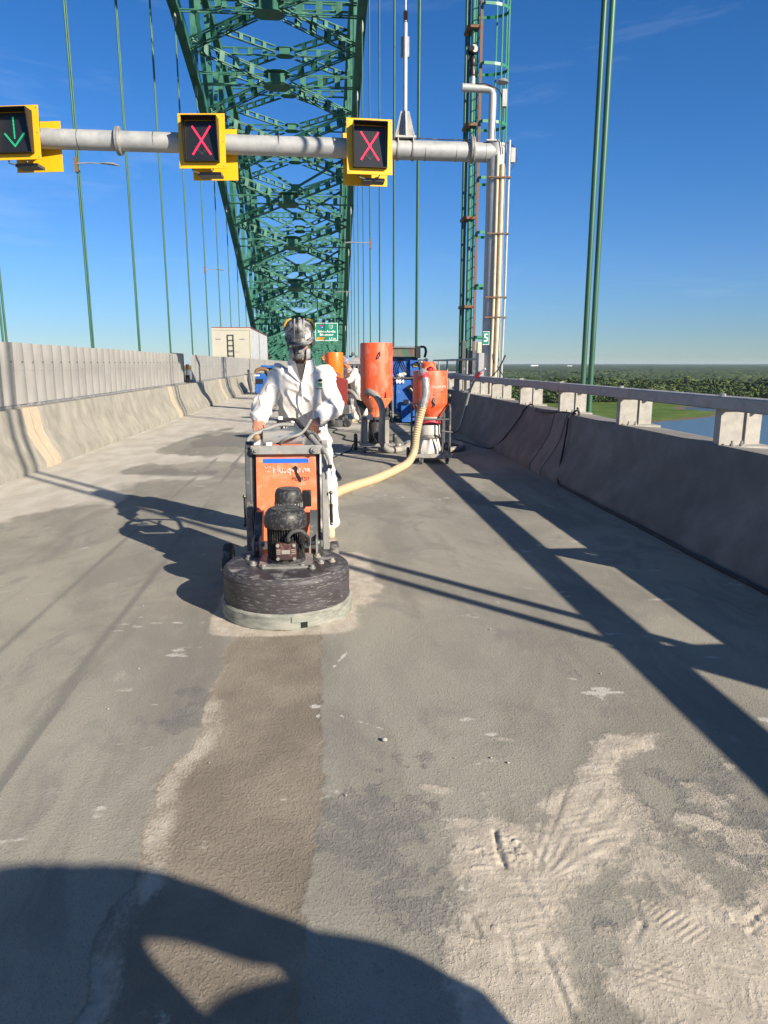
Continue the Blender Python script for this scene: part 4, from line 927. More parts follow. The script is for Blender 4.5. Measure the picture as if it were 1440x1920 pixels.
MB().prism([(-.228,.80),(-.205,.815),(-.19,.80),(-.195,.77),(-.172,.735),(-.168,.70),(-.182,.705),(-.198,.735),(-.21,.775)], .0015, lambda u, v, q: (u, pp(0, v)[1]-.006+q, v)).build('black_scrape', M['black'], op)
mb = MB()
for x in (-.467, -.072): mb.cyl((x, fr(0, .925)[1]-.05, .925), (x, fr(0, .925)[1]-.028, .925), .026, 24); mb.cyl((x, fr(0, .925)[1]-.062, .925), (x, fr(0, .925)[1]-.05, .925), .012, 6)
mb.build('frame_bolt', M['steel'], gr)
mb = MB()
for x in (-.447, -.086): mb.cyl((x, 4.72, .50), (x, 4.79, .50), .024, 20); mb.cyl((x, 4.70, .50), (x, 4.72, .50), .010, 6)
mb.build('pivot_bolt', M['steel'], gr)
for x in (-.447, -.086):
    mb = MB()
    mb.prism([(4.56, .33), (4.70, .33), (4.80, .52), (4.70, .53), (4.60, .46)], .05, lambda u, v, q: (x-.025+q, u, v))
    mb.build('pivot_bracket', M['steel_dk'], gr, bevel=.003)
    mb = MB(); s = -1 if x < -.3 else 1
    mb.bb(x-.028, x-.016, 4.44, 4.60, .26, .40); mb.bb(x+.016, x+.028, 4.44, 4.60, .26, .40); mb.cyl((x-.04, 4.5, .36), (x+.04, 4.5, .36), .014, 10); mb.build('lug', M['steel'], gr)
MB().bb(-.50, -.04, 4.80, 4.95, .235, .30).build('lower_frame', M['steel_dk'], gr)
for x in (-.69, .055):
    wh = MB().lathe([(.05, -.03), (.125, -.03), (.132, -.02), (.132, .02), (.125, .03), (.05, .03)], (x, 4.90, .132), 36, (1,0,0)).build('wheel', M['rubber'], gr)
    MB().lathe([(.0, -.034), (.05, -.034), (.07, -.02), (.07, .02), (.05, .034)], (x, 4.90, .132), 24, (1,0,0)).build('rim', M['steel'], wh)
MB().cyl((-.66, 4.90, .132), (.03, 4.90, .132), .016, 12).build('axle', M['steel_dk'], gr)
# gas strut on right, latch on left
mb = MB(); mb.cyl((.035, 4.83, .42), (.033, 4.83, .55), .012, 10); mb.cyl((.033, 4.83, .55), (.032, 4.83, .62), .006, 8); mb.sphere((.034, 4.83, .63), .014, 8); mb.sphere((.035, 4.83, .41), .012, 8)
mb.build('gas_strut', M['black'], gr)
mb = MB(); mb.bb(-.562, -.552, 4.83, 4.86, .42, .60); mb.sphere((-.56, 4.84, .41), .013, 8); mb.sphere((-.556, 4.84, .61), .013, 8); mb.build('latch_strap', M['black'], gr)
MB().bb(-.16, -.10, 4.745, 4.80, .55, .66).build('cable_box', M['black'], gr, bevel=.006)
# top: tank, handle, hoses
tk = MB().loft([((-.435, 5.06, .985), (0, .055, 0), (0, 0, .055)), ((-.43, 5.06, .985), (0, .065, 0), (0, 0, .064)), ((-.165, 5.06, .985), (0, .065, 0), (0, 0, .064)), ((-.16, 5.06, .985), (0, .055, 0), (0, 0, .055))]).build('top_housing', M['tank'], gr)
MB().bb(-.36, -.15, 4.96, 5.0, .925, .95).build('orange_base', M['orange'], gr)
hP = [(-.515, 5.03, .955), (-.535, 5.16, .975), (-.52, 5.33, .995), (-.45, 5.40, 1.00), (-.30, 5.40, 1.005), (-.17, 5.39, 1.00), (-.085, 5.35, .985), (-.05, 5.2, .965), (-.03, 5.03, .935)]
MB().tube(bez(hP, 8), .017, 12).build('handle', M['steel'], gr)
MB().tube(bez([(-.495, 5.00, .96), (-.53, 4.99, .958), (-.53, 5.0, .985), (-.47, 5.03, 1.025), (-.33, 5.08, 1.075), (-.22, 5.10, 1.075)], 8), .014, 10).build('hose_loop', M['hose_g'], gr)
MB().tube(bez([(-.31, 5.2, 1.10), (-.22, 5.2, 1.105), (-.17, 5.15, 1.06), (-.11, 5.05, .99), (-.04, 4.95, .94), (-.02, 4.90, .90)], 8), [.012]*10+[.016]*31, 10).build('cable_loop', M['cable'], gr)
MB().tube(bez([(-.305, 4.98, .94), (-.30, 4.95, .97), (-.25, 4.93, 1.0), (-.18, 4.95, 1.02), (-.14, 5.05, 1.045), (-.10, 5.2, 1.10)], 8), .011, 10).build('plastic_tube', M['hose_g'], gr)
MB().tube(bez([(-.10, 5.0, 1.0), (-.05, 4.92, .95), (.0, 4.85, .91), (.025, 4.84, .85), (.03, 4.83, .80)], 8), [.020]*17+[.011]*16, 12).build('right_hose', M['hose_g'], gr)
mb = MB(); mb.bb(.012, .045, 4.81, 4.84, .80, .825); mb.tube([(.035, 4.82, .80), (.04, 4.82, .77), (.035, 4.82, .745)], .004, 6); mb.build('hose_clip', M['black'], gr)
mb = MB(); mb.bb(-.345, -.295, 5.18, 5.24, 1.075, 1.105); mb.tube([(-.30, 5.2, 1.07), (-.31, 5.12, 1.04)], .006, 6); mb.cyl((-.285, 5.2, 1.04), (-.285, 5.2, 1.11), .005, 6); mb.build('control_switch', M['black'], gr)
MB().bb(-.33, -.30, 5.17, 5.18, 1.105, 1.13).build('key_tag', M['white'], gr)
mb = MB(); mb.bb(-.485, -.445, 4.90, 4.95, .955, 1.0); mb.bb(-.40, -.36, 4.87, 4.90, .955, .975); mb.build('connector', M['white'], gr)
MB().lathe([(.016, 0), (.024, .006), (.024, .024), (.016, .03)], (-.465, 4.89, 1.005), 16, (.2, -1, .2)).build('brass_plug', mat('brass', (.25,.16,.08), .6, .3), gr)

# ------------------------------------------------------------------ people
def tub(mb, P, Rr, n=16, sub=6):
    Q = bez(P, sub); m = len(Q); rs = [float(np.interp(i/(m-1)*(len(Rr)-1), range(len(Rr)), Rr)) for i in range(m)]
    mb.tube(Q, rs, n); mb.sphere(Q[0], rs[0], 12); mb.sphere(Q[-1], rs[-1], 12)
def hand(mb, wr, f, nrm, thumb, curl=1.0, s=1.0):
    f = Vector(f).normalized(); nrm = Vector(nrm); nrm = (nrm-f*nrm.dot(f)).normalized(); t = f.cross(nrm).normalized()
    if t.dot(Vector(thumb)) < 0: t = -t
    W = Vector(wr); L = lambda a, b, c: W+(f*a+t*b+nrm*c)*s
    mb.loft([(L(-.01, 0, 0), t*.025*s, nrm*.019*s), (L(.02, 0, 0), t*.032*s, nrm*.019*s), (L(.06, -.002, 0), t*.040*s, nrm*.017*s), (L(.088, -.002, .002), t*.040*s, nrm*.013*s)])
    for o, ln in ((.030, .95), (.010, 1.05), (-.011, .98), (-.031, .78)):
        p = L(.086, o, .002); P = [p]; ang = 0
        for seg_, dl in ((45, .042), (70, .028), (55, .022)):
            ang += R(seg_*curl); p = p+(f*math.cos(ang)+nrm*math.sin(ang))*dl*ln*s; P.append(p)
        mb.tube(P, [.0102*s, .0095*s, .0088*s, .0075*s], 10)
        for q, r in zip(P, (.0102, .0095, .0088, .0075)): mb.sphere(q, r*s, 8)
    P = [L(.022, .028, .006), L(.045, .048, .016), L(.068, .046, .036), L(.082, .032, .05)]
    mb.tube(P, [.015*s, .013*s, .011*s, .009*s], 10)
    for q, r in zip(P, (.015, .013, .011, .009)): mb.sphere(q, r*s, 8)
def head_mesh(mb, Hm):
    def E(c, r): 
        k = len(mb.v); mb.sphere((0,0,0), 1, 20, r); mb.v[k:] = [tuple(Hm @ (Vector(p)+Vector(c))) for p in mb.v[k:]]
    E((0, .012, .03), (.078, .098, .10)); E((0, -.012, -.035), (.062, .078, .072)); E((0, -.045, -.075), (.036, .036, .028))
    E((0, -.086, .030), (.055, .018, .012)); E((0, -.100, -.008), (.011, .020, .026)); E((0, -.107, -.022), (.017, .014, .010))
    E((0, -.086, -.052), (.024, .012, .008)); E((0, -.082, -.063), (.020, .012, .008))
    for s in (-1, 1): E((s*.080, .012, -.005), (.010, .020, .032)); E((s*.042, -.062, -.02), (.024, .022, .02)); E((s*.031, -.079, .006), (.014, .012, .010))
def person(name, lab, loc, J, suit, vox=.006, svox=.014, helmet='helmet', wr=.012, seed=1, detail=True, grp=None, skinm='skin', tilt_x=22, yaw=0, roll=0):
    p = thing(name, loc, lab, 'person', grp)
    V = lambda k: Vector(J[k])
    hm = Matrix.Translation(V('head')) @ Matrix.Rotation(R(yaw), 4, 'Z') @ Matrix.Rotation(R(roll), 4, 'Y') @ Matrix.Rotation(R(tilt_x), 4, 'X')
    mb = MB(); head_mesh(mb, hm)
    tub(mb, [V('head')+Vector((0, .02, -.05)), V('neck'), V('chest')], [.056, .058, .09])
    mb.loft([(V('pelvis'), V('ux')*.13, V('uy')*.09), (V('pelvis').lerp(V('chest'), .5), V('ux')*.13, V('uy')*.09), (V('chest'), V('ux')*.16, V('uy')*.10), (V('neck')+Vector((0,0,-.05)), V('ux')*.10, V('uy')*.06)])
    for s in 'rl':
        tub(mb, [V('sh'+s), V('el'+s), V('wr'+s)], [.05, .042, .026], 12)
        tub(mb, [V('hip'+s), V('kn'+s), V('an'+s)], [.08, .055, .04], 12)
        tub(mb, [V('an'+s), V('toe'+s)], [.04, .035], 12)
        h = J['hand'+s]; hand(mb, J['wr'+s], h[0], h[1], h[2], h[3])
    mobj('body', remesh(mb, vox, 3), M[skinm], p)
    mb = MB(); ux, uy = V('ux'), V('uy'); Pv, Ch, Nk = V('pelvis'), V('chest'), V('neck')
    secs = []
    for t, a, b in J['torso']:
        c = Pv.lerp(Ch, t) if t <= 1 else Ch.lerp(Nk, t-1)
        secs.append((c, ux*a, uy*b))
    mb.loft(secs)
    ar = J.get('ar', [.084, .079, .078, .067, .052])
    lr = J.get('lr', [.125, .115, .098, .095, .100])
    for s in 'rl':
        sh, el, wr_ = V('sh'+s), V('el'+s), V('wr'+s)
        tub(mb, [sh, sh.lerp(el, .5), el, el.lerp(wr_, .55), el.lerp(wr_, .93)], ar, 16)
        hp, kn, an = V('hip'+s), V('kn'+s), V('an'+s)
        tub(mb, [hp, hp.lerp(kn, .5), kn, kn.lerp(an, .5), kn.lerp(an, .93)], lr, 16)
    if detail:
        nk = Nk+Vector((0, 0, -.045)); mb.loft([(nk, ux*.105, uy*.085), (nk+Vector((0, .02, .05)), ux*.095, uy*.075), (nk+Vector((0, .035, .085)), ux*.09, uy*.07)])
        mb.sphere(Nk+Vector((0, .10, -.03)), .075, 14, (1.25, .7, .8))
    mobj('coverall', remesh(mb, svox, 4, wr, 6.5, seed), M[suit], p)
    mb = MB()
    for s in 'rl':
        an, toe = V('an'+s), V('toe'+s)
        tub(mb, [an+Vector((0, 0, .08)), an], [.052, .05], 14); tub(mb, [an+(toe-an)*.05, an.lerp(toe, .55), toe], [.052, .046, .04], 14)
    mobj('boots', remesh(mb, .01, 3), M['boot'], p)
    mb = MB()
    for s in 'rl':
        an, toe = V('an'+s), V('toe'+s); f = (toe-an); f.z = 0; f.normalize(); t = Vector((-f.y, f.x, 0)); z = .004; b0 = an-f*.055; b0.z = z; L = (toe-an).length+.10
        P = [(0, -.035), (.08, -.04), (L*.75, -.047), (L, -.02), (L, .02), (L*.75, .047), (.08, .04), (0, .035)]
        mb.prism(P, .024, lambda u, v, q: tuple(b0+f*u+t*v+Vector((0, 0, q))))
    mb.build('boot_sole', M['sole'], p)
    # helmet
    hl = MB(); n = 28; prof = [(1.0, 0), (.995, .25), (.95, .48), (.83, .70), (.62, .87), (.33, .97), (.02, 1.0)]
    k0 = len(hl.v)
    V2 = []; F = []
    for r, z in prof:
        for k in range(n):
            a = 2*math.pi*k/n; V2.append(hm @ Vector((r*.112*math.cos(a), .018+r*.140*math.sin(a), .052+z*.115)))
    for i in range(len(prof)-1):
        for k in range(n): F.append((i*n+k, i*n+(k+1) % n, (i+1)*n+(k+1) % n, (i+1)*n+k))
    F.append(tuple(range(n-1, -1, -1))); hl.add(V2, F)
    h = hl.build('hard_hat', M[helmet], p)
    def hb(fn, nm, m, par=h): 
        q = MB(); fn(q); q.v = [tuple(hm @ Vector(v)) for v in q.v]; q.build(nm, M[m], par)
    P = []
    for i in range(13):
        a = R(200+140*i/12); P.append((.116*math.cos(a), .018+.145*math.sin(a)))
    P2 = [(x*.92, -.125-.062*math.sin(math.pi*i/12)) for i, (x, y) in reversed(list(enumerate(P)))]
    hb(lambda q: q.prism([(-.112, .0)]+[(-.112, -.05), (-.105, -.10), (-.085, -.145), (-.05, -.178), (0, -.19), (.05, -.178), (.085, -.145), (.105, -.10), (.112, -.05), (.112, .0)], .006, lambda u, v, w_: (u, v, .050+w_-.10*(max(0, -v-.08)))), 'brim', helmet)
    if detail:
        for xr in (-.036, .036):
            hb(lambda q: q.tube([(xr, .018-.143*math.cos(a), .055+.114*math.sin(a)+ .003) for a in [R(d) for d in range(14, 120, 8)]], .0045, 6), 'ridge', 'dust')
        hb(lambda q: q.tube([(0, .018-.146*math.cos(a), .055+.118*math.sin(a)) for a in [R(d) for d in range(30, 150, 8)]], .012, 8), 'ridge', helmet)
        hb(lambda q: q.add([(.045, -.112, .098), (.088, -.078, .108), (.088, -.074, .068), (.048, -.117, .062), (.045, -.108, .098), (.088, -.074, .108), (.086, -.070, .068), (.048, -.112, .062)], [(0,3,2,1),(4,5,6,7),(0,1,5,4),(1,2,6,5),(2,3,7,6),(3,0,4,7)]), 'sticker', 'white')
        for s in (-1, 1):
            hb(lambda q: q.tube([(s*.060, .06, .168), (s*.092, .06, .155), (s*.114, .055, .125), (s*.121, .05, .088)], [.006, .009, .010, .007], 8), 'earmuff_band', 'yell')
            hb(lambda q: q.tube([(s*.070, -.108, .068), (s*.082, -.1, .082), (s*.094, -.088, .070), (s*.086, -.096, .056), (s*.070, -.108, .068)], .003, 6), 'clip_mark', 'dust')
            hb(lambda q: q.tube([(s*.105, .03, .06), (s*.098, .0, .0), (s*.085, -.02, -.06)], .008, 8), 'strap', 'respir')
        hb(lambda q: q.box((.107, -.01, .005), (.02, .035, .045)), 'strap_buckle', 'filter')
    return p, hm
ux = (1, 0, 0); uy = (0, 1, 0)
J1 = dict(ux=ux, uy=uy, pelvis=(-.175, 5.95, .93), chest=(-.18, 5.87, 1.31), neck=(-.18, 5.83, 1.50), head=(-.185, 5.77, 1.665),
    shr=(-.355, 5.86, 1.415), elr=(-.485, 5.74, 1.17), wrr=(-.51, 5.47, 1.085), shl=(-.005, 5.86, 1.415), ell=(.075, 5.80, 1.17), wrl=(-.055, 5.43, 1.10),
    hipr=(-.27, 5.95, .90), knr=(-.34, 6.0, .50), anr=(-.38, 6.25, .13), toer=(-.39, 6.10, .05), hipl=(-.085, 5.95, .90), knl=(-.01, 5.94, .50), anl=(.02, 6.12, .12), toel=(.035, 5.98, .05),
    handr=((.12, -.75, -.7), (.1, -.1, -1), (1, 0, 0), .95), handl=((-.30, -.70, -.75), (0, -.1, -1), (-1, 0, 0), .95),
    torso=[(-.25, .17, .12), (0, .195, .145), (.35, .188, .14), (.7, .205, .145), (1.0, .218, .14), (1.35, .212, .12), (1.62, .165, .10), (1.85, .105, .08), (2.0, .08, .07)])
p1, hm = person('person', 'worker in white coverall, dusty hard hat and respirator pushing the grinder', (-.18, 5.95, 0), J1, 'suit', vox=.0045, svox=.009, wr=.017, seed=3)
def hb(fn, nm, m, par=p1):
    q = MB(); fn(q); q.v = [tuple(hm @ Vector(v)) for v in q.v]; return q.build(nm, M[m], par)
rp = hb(lambda q: q.loft([((0, -.070, -.045), (.052, 0, 0), (0, .012, .052)), ((0, -.105, -.050), (.044, 0, 0), (0, .010, .045)), ((0, -.128, -.055), (.030, 0, 0), (0, .006, .034)), ((0, -.138, -.056), (.016, 0, 0), (0, .004, .020))]), 'respirator', 'respir')
hb(lambda q: q.tube([(0, -.10, .0), (0, -.125, -.018), (0, -.138, -.035)], [.014, .017, .014], 10), 'nose_bridge', 'respir', rp)
for s in (-1, 1):
    hb(lambda q: q.loft([((s*.050, -.105, -.055), (0, .012, 0), (0, 0, .018)), ((s*.058, -.105, -.055), (s*.006, .03, 0), (0, .004, .040)), ((s*.078, -.092, -.058), (s*.006, .03, 0), (0, .004, .040)), ((s*.082, -.09, -.058), (0, .022, 0), (0, 0, .032))]), 'filter_cartridge', 'filter', rp)
    hb(lambda q: q.tube([(s*.02, -.128, -.03), (s*.032, -.118, -.06), (s*.02, -.126, -.092)], .005, 6), 'moulding', 'dust', rp)
    ey = hb(lambda q: q.sphere((s*.031, -.0845, .006), .0105, 12), 'eye', 'white'); hb(lambda q: q.sphere((s*.031, -.0925, .005), .0048, 10), 'iris', 'glass', ey)
hb(lambda q: q.tube([(-.018, -.130, -.075), (0, -.138, -.078), (.018, -.130, -.075)], .004, 6), 'exhale_guard', 'dust', rp)
# open V neck, zip, chest mark, cuffs
mb = MB(); mb.add([(-.225, 5.735, 1.50), (-.135, 5.735, 1.50), (-.178, 5.716, 1.375), (-.225, 5.78, 1.50), (-.135, 5.78, 1.50), (-.178, 5.74, 1.375)], [(0,2,1),(3,4,5),(0,1,4,3),(1,2,5,4),(2,0,3,5)]); mb.build('dark_shirt', M['shirt'], p1)
for s in (-1, 1):
    MB().add([(-.178+s*.002, 5.708, 1.345), (-.18+s*.045, 5.722, 1.52), (-.18+s*.105, 5.775, 1.535), (-.18+s*.10, 5.745, 1.44), (-.178+s*.002, 5.716, 1.345), (-.18+s*.045, 5.738, 1.52), (-.18+s*.105, 5.795, 1.535), (-.18+s*.10, 5.765, 1.44)], [(0,1,2,3) if s < 0 else (3,2,1,0), (7,6,5,4) if s < 0 else (4,5,6,7), (0,4,5,1),(1,5,6,2),(2,6,7,3),(3,7,4,0)]).build('collar', M['suit'], p1, smooth=False)
MB().tube(bez([(-.177, 5.706, 1.36), (-.172, 5.700, 1.25), (-.176, 5.735, 1.12), (-.175, 5.775, .98)], 8), .0065, 6).build('zip', M['suit'], p1)
lg = MB().add([(-.055, 5.718, 1.352), (-.015, 5.728, 1.352), (-.015, 5.724, 1.322), (-.055, 5.714, 1.322)], [(0,3,2,1)]).build('chest_mark', mat('pale_green_print', (.25,.55,.25), .7), p1)
mb = MB().add([(-.058, 5.715, 1.365), (-.03, 5.720, 1.385), (-.012, 5.726, 1.378), (-.018, 5.724, 1.360)], [(0,3,2,1)])
for i in range(6): mb.bb(-.062+i*.008, -.057+i*.008, 5.711+i*.0015, 5.713+i*.0015, 1.300, 1.314)
mb.build('chest_lettering', M['black'], p1)
for s, a, b in (('r', J1['elr'], J1['wrr']), ('l', J1['ell'], J1['wrl'])):
    a = Vector(a); b = Vector(b); MB().tube([a.lerp(b, .84), a.lerp(b, .90), a.lerp(b, .955)], [.056, .052, .044], 16).build('cuff', M['suit'], p1)
mb = MB()
for i in range(6): z = .10+i*.022; mb.tube([(-.03, 6.075-i*-.004-.012*(6-i)*.6, z), (.012, 6.055+i*.006, z+.006), (.035, 6.075+i*.006, z)], .004, 6)
mb.build('laces', M['jean'], p1)

# second worker, bent over the dark red machine
f2 = Vector((-.75, -.4, 0)).normalized(); s2 = Vector((-f2.y, f2.x, 0))
def W2(f, s, z): return tuple(Vector((.86, 18.45, 0))+f2*f+s2*s+Vector((0, 0, z)))
J2 = dict(ux=tuple(s2), uy=tuple(-f2), pelvis=W2(0, 0, .90), chest=W2(.16, 0, 1.22), neck=W2(.25, 0, 1.38), head=W2(.33, 0, 1.50),
    shr=W2(.18, -.17, 1.32), elr=W2(.36, -.24, 1.10), wrr=W2(.55, -.16, 1.02), shl=W2(.18, .17, 1.32), ell=W2(.36, .24, 1.10), wrl=W2(.55, .16, 1.02),
    hipr=W2(0, -.09, .87), knr=W2(.06, -.10, .47), anr=W2(-.02, -.1, .12), toer=W2(.10, -.1, .05), hipl=W2(0, .09, .87), knl=W2(-.05, .12, .47), anl=W2(-.2, .12, .12), toel=W2(-.08, .12, .05),
    handr=(tuple(f2), (0, 0, -1), tuple(s2), .9), handl=(tuple(f2), (0, 0, -1), tuple(-s2), .9), torso=J1['torso'])
person('person', 'second worker in white coverall and blue helmet bent over the dark red machine', W2(0, 0, 0), J2, 'suit', vox=.012, svox=.016, helmet='helmet_b', wr=.02, seed=9, detail=False, yaw=-62, tilt_x=30)
# unseen bystander added behind the camera to cast the foreground shadow
def W3(sv, z, a=0): a -= 1.34; return (sv*.751-a*.66, sv*.66+a*.751, z)
J3 = dict(ux=(.751, .66, 0), uy=(-.66, .751, 0), pelvis=W3(.54, 1.0), chest=W3(.45, 1.45), neck=W3(.36, 1.66), head=W3(.34, 1.80, .03),
    shr=W3(.17, 1.55), elr=W3(.02, 1.25), wrr=W3(.02, 1.0, .15), shl=W3(.56, 1.58), ell=W3(.83, 1.41, .03), wrl=W3(1.02, 1.20, .05),
    hipr=W3(.22, .94), knr=W3(.20, .5), anr=W3(.18, .12), toer=W3(.16, .05, .14), hipl=W3(.42, .94), knl=W3(.44, .5), anl=W3(.47, .12), toel=W3(.5, .05, .14),
    handr=((.3, .3, -.9), (0, .4, 0), (1, 0, 0), .6), handl=(tuple(Vector(W3(1, 0))-Vector(W3(.2, .5))), (0, 0, -1), (-.66, .751, 0), .7), torso=[(t_, a_*1.14, b_) for t_, a_, b_ in J1['torso']])
person('person', 'added unseen figure with one arm stretched out, posed behind the viewpoint to cast the foreground shadow', W3(.32, 0), J3, 'suit', vox=.012, svox=.016, helmet='helmet_b', wr=.012, seed=21, detail=False, tilt_x=5)
hh = thing('hand_hose', W3(1.0, 0), 'grey hose added out of view beside the unseen figure to shape the foreground shadow', 'hose')  # added out of view; its loops shape the foreground shadow
MB().tube(bez([W3(.93, 1.20, .06), W3(1.05, 1.13, .06), W3(1.12, 1.06, .06), W3(1.05, 1.04, .06), W3(.90, 1.11, .06), W3(.72, 1.12, .1), W3(.66, 1.0, .12), W3(.78, .88, .14), W3(1.0, .90, .14), W3(1.10, .98, .14)], 8), .075, 12).build('hose', M['hose_g'], hh)
MB().tube(bez([W3(1.10, 1.05, .10), W3(1.05, .95, .10), W3(.95, .72, .12), W3(.75, .78, .12), W3(.66, .95, .10)], 8), .13, 12).build('shadow_coil', M['hose_g'], hh)  # thick coil added to narrow the lit gap inside that shadow

# ------------------------------------------------------------------ dust collectors
def casters(par, P, r=.05, nm='caster'):
    for x, y in P:
        c = MB().cyl((x-.018, y, r), (x+.018, y, r), r, 20).build(nm, M['rubber'], par)
        mb = MB(); mb.bb(x-.028, x-.020, y-.03, y+.03, r*.6, r*2.3); mb.bb(x+.020, x+.028, y-.03, y+.03, r*.6, r*2.3); mb.bb(x-.028, x+.028, y-.03, y+.03, r*2.3, r*2.3+.01); mb.cyl((x-.03, y, r), (x+.03, y, r), .01, 8); mb.build('fork', M['steel'], c)
ca, cb = .90, 12.42
t = thing('dust_collector', (ca, cb, 0), 'tall orange dust collector with a long cylinder and grey hose, middle of the three tanks', 'dust collector')
tank = MB().lathe([(.275, .935), (.282, .94), (.282, 1.00), (.278, 1.005), (.278, 1.82), (.268, 1.845), (.0, 1.855)], (ca, cb, 0), 56).build('tank', M['orange2'], t)
MB().lathe([(.155, .70), (.155, .735), (.275, .90), (.277, .934)], (ca, cb, 0), 56).build('cone', M['orange'], t)
MB().lathe([(.15, .60), (.15, .698)], (ca, cb, 0), 40).build('outlet_collar', M['orange'], t)
mb = MB(); mb.tube([(ca-.02+x, cb-.284, z) for x, z in ((0, 1.58), (.03, 1.66), (.055, 1.70), (.06, 1.64), (.035, 1.59), (0, 1.575))], .009, 6); mb.build('ring_mark', M['cable'], tank)
for x in (-.10, .155):
    mb = MB(); yb = cb-math.sqrt(.282**2-x*x)
    mb.prism([(-.04, 0), (.0, 0), (-.005, .09), (-.025, .09)], .02, lambda u, v, q: (ca+x+u, yb-.025+q, .935+v)); mb.build('lifting_lug', M['cable'] if x > 0 else M['orange2'], tank)
mb = MB()
for x0, x1 in ((-.15, -.10), (.06, .14)): mb.bb(ca+x0, ca+x1, cb-.17, cb-.155, .69, .73)
mb.build('latch', M['black'], t)
MB().prism([(0, 0), (.24, -.06), (.10, -.30)], .02, lambda u, v, q: (ca-.36+u, cb-.05+q, .90+v)).build('black_flap', M['black'], t)
mb = MB(); mb.bb(ca-.25, ca+.22, cb-.2, cb+.2, .56, .595); mb.build('mounting_plate', M['steel_dk'], t)
for x, y in ((-.2, -.16), (.17, -.16), (-.2, .16), (.17, .16)):
    MB().bb(ca+x-(.05 if x < 0 else .035), ca+x+.035, cb+y-.03, cb+y+.03, .12, .56).build('column', M['conc'] if y < 0 else M['steel_dk'], t)
MB().lathe([(.10, .12), (.15, .2), (.14, .45), (.12, .56)], (ca, cb+.0, 0), 24).build('dust_bag', M['rubber'], t)
mb = MB(); mb.bb(ca-.30, ca+.30, cb-.24, cb-.18, .11, .15); mb.bb(ca-.30, ca+.30, cb+.2, cb+.26, .11, .15); mb.bb(ca-.30, ca-.25, cb-.18, cb+.2, .11, .15); mb.bb(ca+.25, ca+.30, cb-.18, cb+.2, .11, .15); mb.cyl((ca-.28, cb-.20, .15), (ca-.26, cb-.2, .62), .015, 8)
mb.build('base_frame', M['steel'], t)
for x in (-.36, .34):
    wl = MB().lathe([(.0, -.03), (.13, -.03), (.145, -.015), (.145, .015), (.13, .03), (.0, .03)], (ca+x, cb+.15, .147), 32, (1,0,0)).build('wheel', M['rubber'], t)
casters(t, ((ca-.22, cb-.24), (ca+.22, cb-.24)), .05)
MB().lathe([(.03, -.02), (.045, 0), (.045, .05), (.03, .07)], (ca+.34, cb-.24, .12), 12, (1,0,0)).build('valve', M['steel'], t)
mb = MB(); mb.tube(bez([(ca-.14, cb-.30, .95), (ca-.13, cb-.31, .7), (ca-.14, cb-.30, .55)], 5), .006, 6); mb.tube(bez([(ca-.03, cb-.32, .8), (ca-.04, cb-.33, .5), (ca-.07, cb-.31, .3), (ca-.02, cb-.31, .2)], 5), .006, 6); mb.build('pull_cord', M['bag'], t)
MB().bb(ca-.18, ca-.08, cb-.24, cb-.16, .56, .64).build('white_clamp', M['bag'], t)
h = thing('suction_hose', (ca+.3, cb-.5, 0), 'ribbed grey suction hose curving from the tall orange tank down to the ground', 'hose')
ribbed([(ca-.17, cb-.24, 1.02), (ca-.15, cb-.40, 1.04), (ca-.03, cb-.48, .96), (ca+.06, cb-.50, .75), (ca+.05, cb-.50, .42), (ca+.06, cb-.46, .20), (ca+.18, cb-.40, .065), (ca+.38, cb-.30, .055), (ca+.52, cb+.0, .055), (ca+.60, cb+.4, .06)], .052, .035).build('hose_tube', M['hose_g'], h)
MB().cyl((ca+.59, cb+.38, .06), (ca+.63, cb+.55, .06), .065, 16).build('coupling', M['steel'], h)

ba, bb_ = 1.62, 10.95
t = thing('dust_collector', (ba, bb_, 0), 'shorter orange dust collector on a tube cart with white bag, nearest the right parapet', 'dust collector')
tank = MB().lathe([(.262, .905), (.266, .91), (.266, 1.375), (.258, 1.395), (.0, 1.40)], (ba, bb_, 0), 56).build('tank', M['orange2'], t)
MB().lathe([(.165, .705), (.262, .86), (.264, .904)], (ba, bb_, 0), 56).build('cone', M['orange2'], t)
MB().lathe([(.108, 1.395), (.112, 1.40), (.112, 1.50), (.10, 1.515), (.06, 1.53), (0, 1.53)], (ba-.03, bb_, 0), 32).build('top_cap', M['orange2'], t)
MB().tube([(ba-.11+.08*(1-math.cos(a)), bb_-.2, 1.40+.07*math.sin(a)) for a in [math.pi*i/10 for i in range(11)]], .012, 8).build('lifting_eye', M['orange'], t)
MB().sphere((ba-.02, bb_-.14, 1.42), .045, 12, (1, 1, .8)).build('red_plug', M['redtape'], t)
def onB(txt, sz, m, z, dx):      # lettering wrapped on the tank
    o = text(txt, sz, m, Vector((0, 0, 0))+off(t), FACE, t, depth=.0005, bold=.0012)
    for v in o.data.vertices:
        a = (v.co.x+dx)/.267; rr = .2675-v.co.y*1.0; v.co = (rr*math.sin(a), -rr*math.cos(a), z+v.co.z)
    return o
onB('Husqvarna', .072, M['worn_white'], 1.165, .10); onB('C 5500', .042, M['worn_black'], 1.085, .13)
onB('S3', .035, M['worn_black'], 1.04, .02)
mb = MB(); mb.tube([(ba+.02, bb_-.272, .99), (ba+.005, bb_-.285, .95), (ba+.03, bb_-.285, .91), (ba+.035, bb_-.28, .88), (ba+.01, bb_-.28, .87)], .010, 8); mb.bb(ba+.005, ba+.035, bb_-.275, bb_-.268, .87, 1.0); mb.build('latch', M['steel_dk'], t)
mb = MB().lathe([(.267, .0), (.269, .004), (.267, .008)], (ba, bb_, .905), 56); mb.build('seam_ring', M['rust'], t)
MB().lathe([(.166, .655), (.175, .66), (.175, .700), (.166, .705)], (ba, bb_, 0), 40).build('clamp_ring', M['dust'], t)
